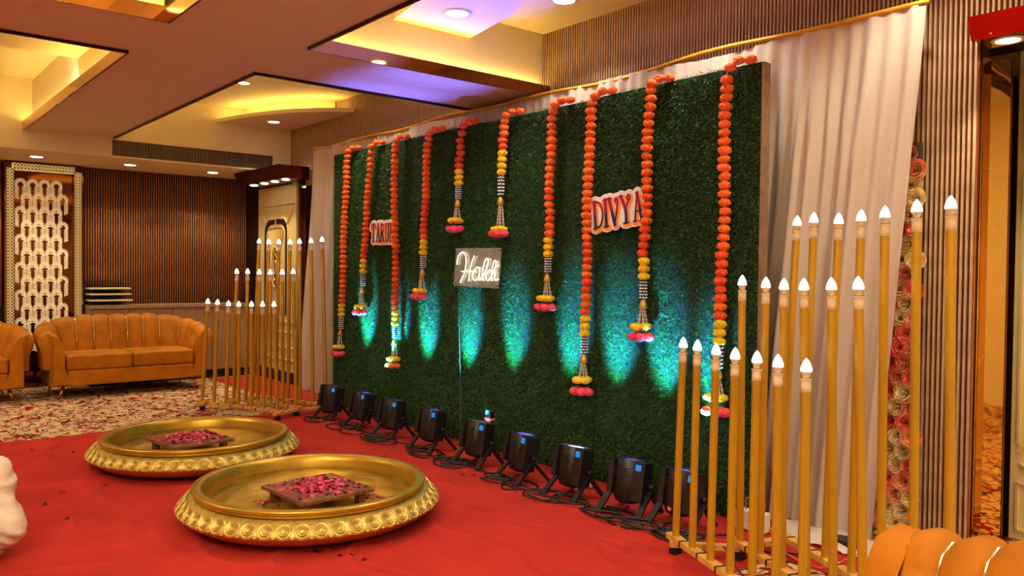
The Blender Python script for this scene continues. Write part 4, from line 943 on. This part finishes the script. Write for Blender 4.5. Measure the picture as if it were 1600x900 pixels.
def pelmet(loc, x0, x1, zb, zt, yfb, yft, yw, label, lamps, m, mu):
    t = empty('door_canopy', loc); tag(t, label, 'canopy'); lx, ly, lz = loc
    V = [(x_-lx, y_-ly, z_-lz) for x_ in (x0, x1) for (y_, z_) in ((yfb, zb), (yft, zt), (yw, zt), (yw, zb))]
    MB().add(V, [(0, 1, 2, 3)[::-1], (4, 5, 6, 7), (1, 5, 6, 2)[::-1], (2, 6, 7, 3)[::-1], (3, 7, 4, 0)[::-1]]).build('body', M[mu], t)
    d = .004; MB().add([(x0-lx-.004, yfb-ly-d, zb-lz-.003), (x1-lx, yfb-ly-d, zb-lz-.003), (x1-lx, yft-ly-d, zt-lz), (x0-lx-.004, yft-ly-d, zt-lz), (x0-lx-.004, yfb-ly, zb-lz-.003), (x1-lx, yfb-ly, zb-lz-.003), (x1-lx, yft-ly, zt-lz), (x0-lx-.004, yft-ly, zt-lz)],
        [(0, 1, 2, 3), (7, 6, 5, 4), (0, 4, 5, 1), (1, 5, 6, 2), (2, 6, 7, 3), (3, 7, 4, 0)]).build('fascia', M[m], t)
    for (x_, y_) in lamps: downlight(x_, y_, zb-.001, 'small downlight under the %s' % label.split(',')[0], .05, .9, 80, WARM, 'downlights under the door canopies')
    return t
M['canopy_brown'] = mat('canopy_brown_mirror', (110, 50, 28), .12, .85, var=.05)
M['canopy_red'] = mat('canopy_polished', (190, 90, 70), .06, 1, var=.03)
LL = ['leftmost downlight under the far door canopy', 'second downlight under the far door canopy', 'third downlight under the far door canopy', 'rightmost downlight under the far door canopy']
pelmet((-9.0, 4.0, 2.33), -9.62, -8.33, 2.33, 2.47, 3.70, 3.63, 3.985, 'far door canopy', [], 'canopy_brown', 'canopy_brown').__setitem__('label', 'dark slanted canopy with four lights over the far door')
for lb, x_ in zip(LL, (-9.36, -9.05, -8.76, -8.47)): downlight(x_, 3.77, 2.329, lb, .045, .8, 75, WARM, 'downlights under the far door canopy')
pelmet((-.9, 4.0, 2.4), -1.50, -.3, 2.405, 2.50, 3.915, 3.868, 4.11, 'near door canopy', [], 'canopy_red', 'dark_mirror').__setitem__('label', 'polished canopy reflecting red over the mirrored doorway at right')
downlight(-1.385, 4.0, 2.404, 'downlight under the canopy at the top right corner', .05, 1.5, 90, WARM)
downlight(-.8, 4.0, 2.404, 'downlight under the right canopy, outside the picture', .05, 1.0, 90, WARM)
MB().sphere((0, 0, 0), .006, 8, 6).build('screw', M['brass'], bpy.data.objects['door_canopy.001'], True, (-.52, -.098, .018))

# ------------------------------------------------------------ near recess with mirror jamb and door
t = empty('jamb_mirror', (XE, 4.36, 0)); tag(t, 'tall gold tinted mirror strips lining the recess beside near door', 'mirror')
MB().box(.0, .006, -.205, -.1, .02, 2.39).build('mirror_panel', M['gold_mirror'], t)
MB().prism([(.0, -.098), (.066, -.024), (.06, -.018), (.0, -.085)], .02, 2.39).build('mirror_panel', M['gold_mirror'], t)
MB().prism([(.066, -.025), (.070, -.021), (.06, -.008), (.055, -.012)], .0, 2.39).build('edge_trim', M['dark_mirror'], t)
MB().prism([(.0, -.205), (.012, -.205), (.012, -.098), (.078, -.024), (.06, -.01), (.0, -.08)], .0, .02).build('bottom_trim', M['brass'], t)
t = empty('door_2', (-1.0, 4.60, 0)); struct(t, 'cream gold panelled door in the recess at right', 'door')
MB().box(-.535, .6, 0, .04, .012, 2.37).build('panel', M['door'], t)
def m2(pts, w=.012, m='door_trim'): return mould(pts, w, m, -.005, 'moulding', t)
m2([(-.50, 2.3), (-.50, 1.98), (-.44, 1.95), (.5, 1.95)]); m2([(-.50, 2.3), (.5, 2.3)]); m2([(-.5, .5), (-.5, 1.85), (-.42, 1.93)]); m2([(-.5, .46), (-.40, .58), (.1, .9)]); m2([(-.49, .40), (-.42, .36), (.5, .3)]); m2([(-.5, .30), (-.5, .06), (.5, .06)]); m2([(-.5, .30), (.5, .24)])
MB().box(-.55, .62, -.012, .0, .0, .014).build('threshold', M['brass'], t)
MB().lathe([(.012, 0), (.012, .03), (.02, .04), (.02, .055)], 14).build('handle', M['brass'], t, True, (.5, 0, 1.05), (PI/2, 0, 0))

# ------------------------------------------------------------ flower wall strip
t = empty('flower_wall', (-1.93, 4.05, 0)); tag(t, 'narrow strip of cream, peach and coral fabric roses behind drape', 'flower wall')
MB().box(-.19, .15, .0, .035, 0.0, 2.0).build('board', M['leaf_board'], t)
def rose_mesh(m, seed):
    b = MB(); rr = random.Random(seed)
    for ring, (r0, h0, n) in enumerate(((.008, -.046, 3), (.018, -.044, 4), (.028, -.038, 5), (.037, -.028, 6))):
        for i in range(n):
            a0 = 2*PI*i/n+ring*.7+rr.uniform(-.2, .2); V = []; wv = 2*PI/n*.75
            for k in range(5):
                a = a0+(k/4-.5)*wv*1.5; cr_ = r0*(1+.1*rr.random())
                V += [(cr_*.45*math.cos(a), -.004, cr_*.45*math.sin(a)), (cr_*.95*math.cos(a), h0*.7, cr_*.95*math.sin(a)), (cr_*(1.2 if ring else 1.0)*math.cos(a), h0*(1-.12*abs(k-2)), cr_*(1.2 if ring else 1)*math.sin(a))]
            b.add(V, [(3*k+j, 3*k+3+j, 3*k+4+j, 3*k+1+j) for k in range(4) for j in range(2)])
    return b.mesh('rose', M[m], True)
RS = [rose_mesh(m, s_) for m in ('rose_cream', 'rose_cream', 'rose_peach', 'rose_coral') for s_ in (1, 2)]
rr = random.Random(21)
for j in range(27):
    for i in range(5):
        o = link('rose', rr.choice(RS), t, (-.16+i*.07+(.035 if j % 2 else 0)-.01, -.002, .04+j*.073), (rr.uniform(-.3, .3), rr.uniform(0, 6), rr.uniform(-.3, .3))); s_ = rr.uniform(.95, 1.25); o.scale = (s_, 1, s_)
# drape end bundle on the floor
b = MB(); V = []
for k in range(40):
    pass
o = MB().add([(x_, y_, .012+.05*abs(noise.noise(Vector((x_*9, y_*9, 1))))+.02*math.exp(-((y_-3.85)/.08)**2)) for y_ in np.linspace(3.68, 3.98, 12) for x_ in np.linspace(-2.35, -1.75, 40)],
     [(j*40+i, j*40+i+1, (j+1)*40+i+1, (j+1)*40+i) for j in range(11) for i in range(39)]).build('folded_cloth', M['drape'], None, True); tag(o, 'rumpled white cloth lying at the foot of the drape', 'cloth')

# ------------------------------------------------------------ near sofa corner
sofa((-1.206, 1.49, 0), math.atan2(-.97, -.23), 'rust velvet sofa cut off at the lower right corner', W=1.62, D=.80, gold_all=True)

# ------------------------------------------------------------ ceiling fan at the left edge
t = empty('ceiling_fan', (-7.9, .38, ZC-.001)); tag(t, 'ceiling fan with grey blades, tip seen at left edge', 'fan')
MB().lathe([(.0, -.42), (.09, -.41), (.11, -.36), (.09, -.31), (.02, -.3), (.015, -.03), (.05, -.02), (.05, 0)], 20).build('motor', M['steel'], t, True)
for k in range(3):
    a = .75+k*2*PI/3; d = Vector((math.cos(a), math.sin(a), 0)); MB().bar(d*.1+Vector((0, 0, -.35)), d*.62+Vector((0, 0, -.35)), .12, .01).build('blade', M['steel'], t)

# ------------------------------------------------------------ person squatting at the left edge
def skin_obj(name, verts, edges, radii, m, parent, root=0, sub=2, disp=0):
    me = bpy.data.meshes.new(name); me.from_pydata(verts, edges, []); o = bpy.data.objects.new(name, me); COL.objects.link(o); o.parent = parent
    sk = o.modifiers.new('skin', 'SKIN'); sk.use_smooth_shade = True
    for i, v in enumerate(me.skin_vertices[0].data):
        r_ = radii[i]; v.radius = (r_, r_) if not hasattr(r_, '__len__') else r_; v.use_root = (i == root)
    s_ = o.modifiers.new('sub', 'SUBSURF'); s_.levels = sub; s_.render_levels = sub
    me.materials.append(m)
    dg = bpy.context.evaluated_depsgraph_get(); e = o.evaluated_get(dg); nm = bpy.data.meshes.new_from_object(e)
    o.modifiers.clear(); o.data = nm
    if disp:
        for v in nm.vertices: v.co += v.normal*disp*noise.noise(Vector((v.co.x*9, v.co.y*9, v.co.z*26+v.co.x*20)))
    nm.materials.clear(); nm.materials.append(m); nm.polygons.foreach_set('use_smooth', [True]*len(nm.polygons)); return o
# local frame: +x towards the knees, z up
ang = math.atan2(.77, .638)
t = empty('person', (-4.43, .17, .008), ang); tag(t, 'person in cream kurta and trousers crouching at left edge, knee visible', 'person')
bv = [(0, 0, .24), (0, 0, .42), (.03, 0, .6), (.05, 0, .72), (.07, 0, .80), (.10, 0, .88), (.11, 0, .97),
      (.02, .1, .22), (.32, .17, .40), (.30, .14, .08), (.30, .14, .04), (.40, .15, .035),
      (.02, -.1, .22), (.32, -.17, .40), (.30, -.14, .08), (.30, -.14, .04), (.40, -.15, .035),
      (.04, .17, .70), (.14, .20, .47), (.27, .06, .42), (.31, .04, .42),
      (.04, -.17, .70), (.14, -.20, .47), (.27, -.06, .44), (.31, -.04, .44)]
be = [(0, 1), (1, 2), (2, 3), (3, 4), (4, 5), (5, 6), (0, 7), (7, 8), (8, 9), (9, 10), (10, 11), (0, 12), (12, 13), (13, 14), (14, 15), (15, 16), (3, 17), (17, 18), (18, 19), (19, 20), (3, 21), (21, 22), (22, 23), (23, 24)]
br = [.12, .11, .12, .11, .05, .08, .075, .085, .055, .035, .03, .03, .085, .055, .035, .03, .03, .05, .04, .03, .028, .05, .04, .03, .028]
skin_obj('body', bv, be, br, M['skin'], t)
for sd in (-1, 1):   # fingers and face
    for k in range(5):
        y0 = .04*sd+(k-2)*.012*sd if k else .04*sd-.03*sd; L_ = (.035, .06, .066, .062, .05)[k]
        p0 = (.32, y0, .425); p1 = (.32+L_*.6, y0, .42); p2 = (.32+L_*.9, y0, .40)
        skin_obj('finger', [p0, p1, p2], [(0, 1), (1, 2)], [.009, .008, .007], M['skin'], t, sub=1)
    MB().sphere((.18, sd*.03, .94), .011, 10, 8).build('eye', M['bead_white'], t, True)
    MB().sphere((.11, sd*.078, .93), .022, 10, 8, sc=(.6, .35, 1)).build('ear', M['skin'], t, True)
MB().sphere((.19, 0, .915), .016, 10, 8, sc=(1, .8, 1.3)).build('nose', M['skin'], t, True)
MB().sphere((.178, 0, .885), .02, 10, 6, sc=(.5, 1, .25)).build('mouth', M['rose_coral'], t, True)
MB().sphere((.09, 0, .975), .092, 16, 12, sc=(1.02, .92, .9)).build('hair', M['hair'], t, True)
for sd in (-1, 1):
    skin_obj('trouser_leg', [(.02, .11*sd, .22), (.22, .15*sd, .34), (.35, .17*sd, .43), (.36, .17*sd, .35), (.345, .165*sd, .29), (.37, .165*sd, .20), (.40, .16*sd, .12), (.35, .155*sd, .055)], [(i, i+1) for i in range(7)], [.12, .11, .08, .075, .06, .09, .10, .055], M['cloth'], t, sub=3, disp=.02)
skin_obj('kurta', [(0, 0, .2), (0, 0, .42), (.03, 0, .6), (.05, 0, .71), (.05, .15, .69), (.13, .21, .5), (.22, .12, .43), (.05, -.15, .69), (.13, -.21, .5), (.22, -.12, .43)], [(0, 1), (1, 2), (2, 3), (3, 4), (4, 5), (5, 6), (3, 7), (7, 8), (8, 9)], [.17, .15, .15, .12, .065, .055, .045, .065, .055, .045], M['cloth'], t)
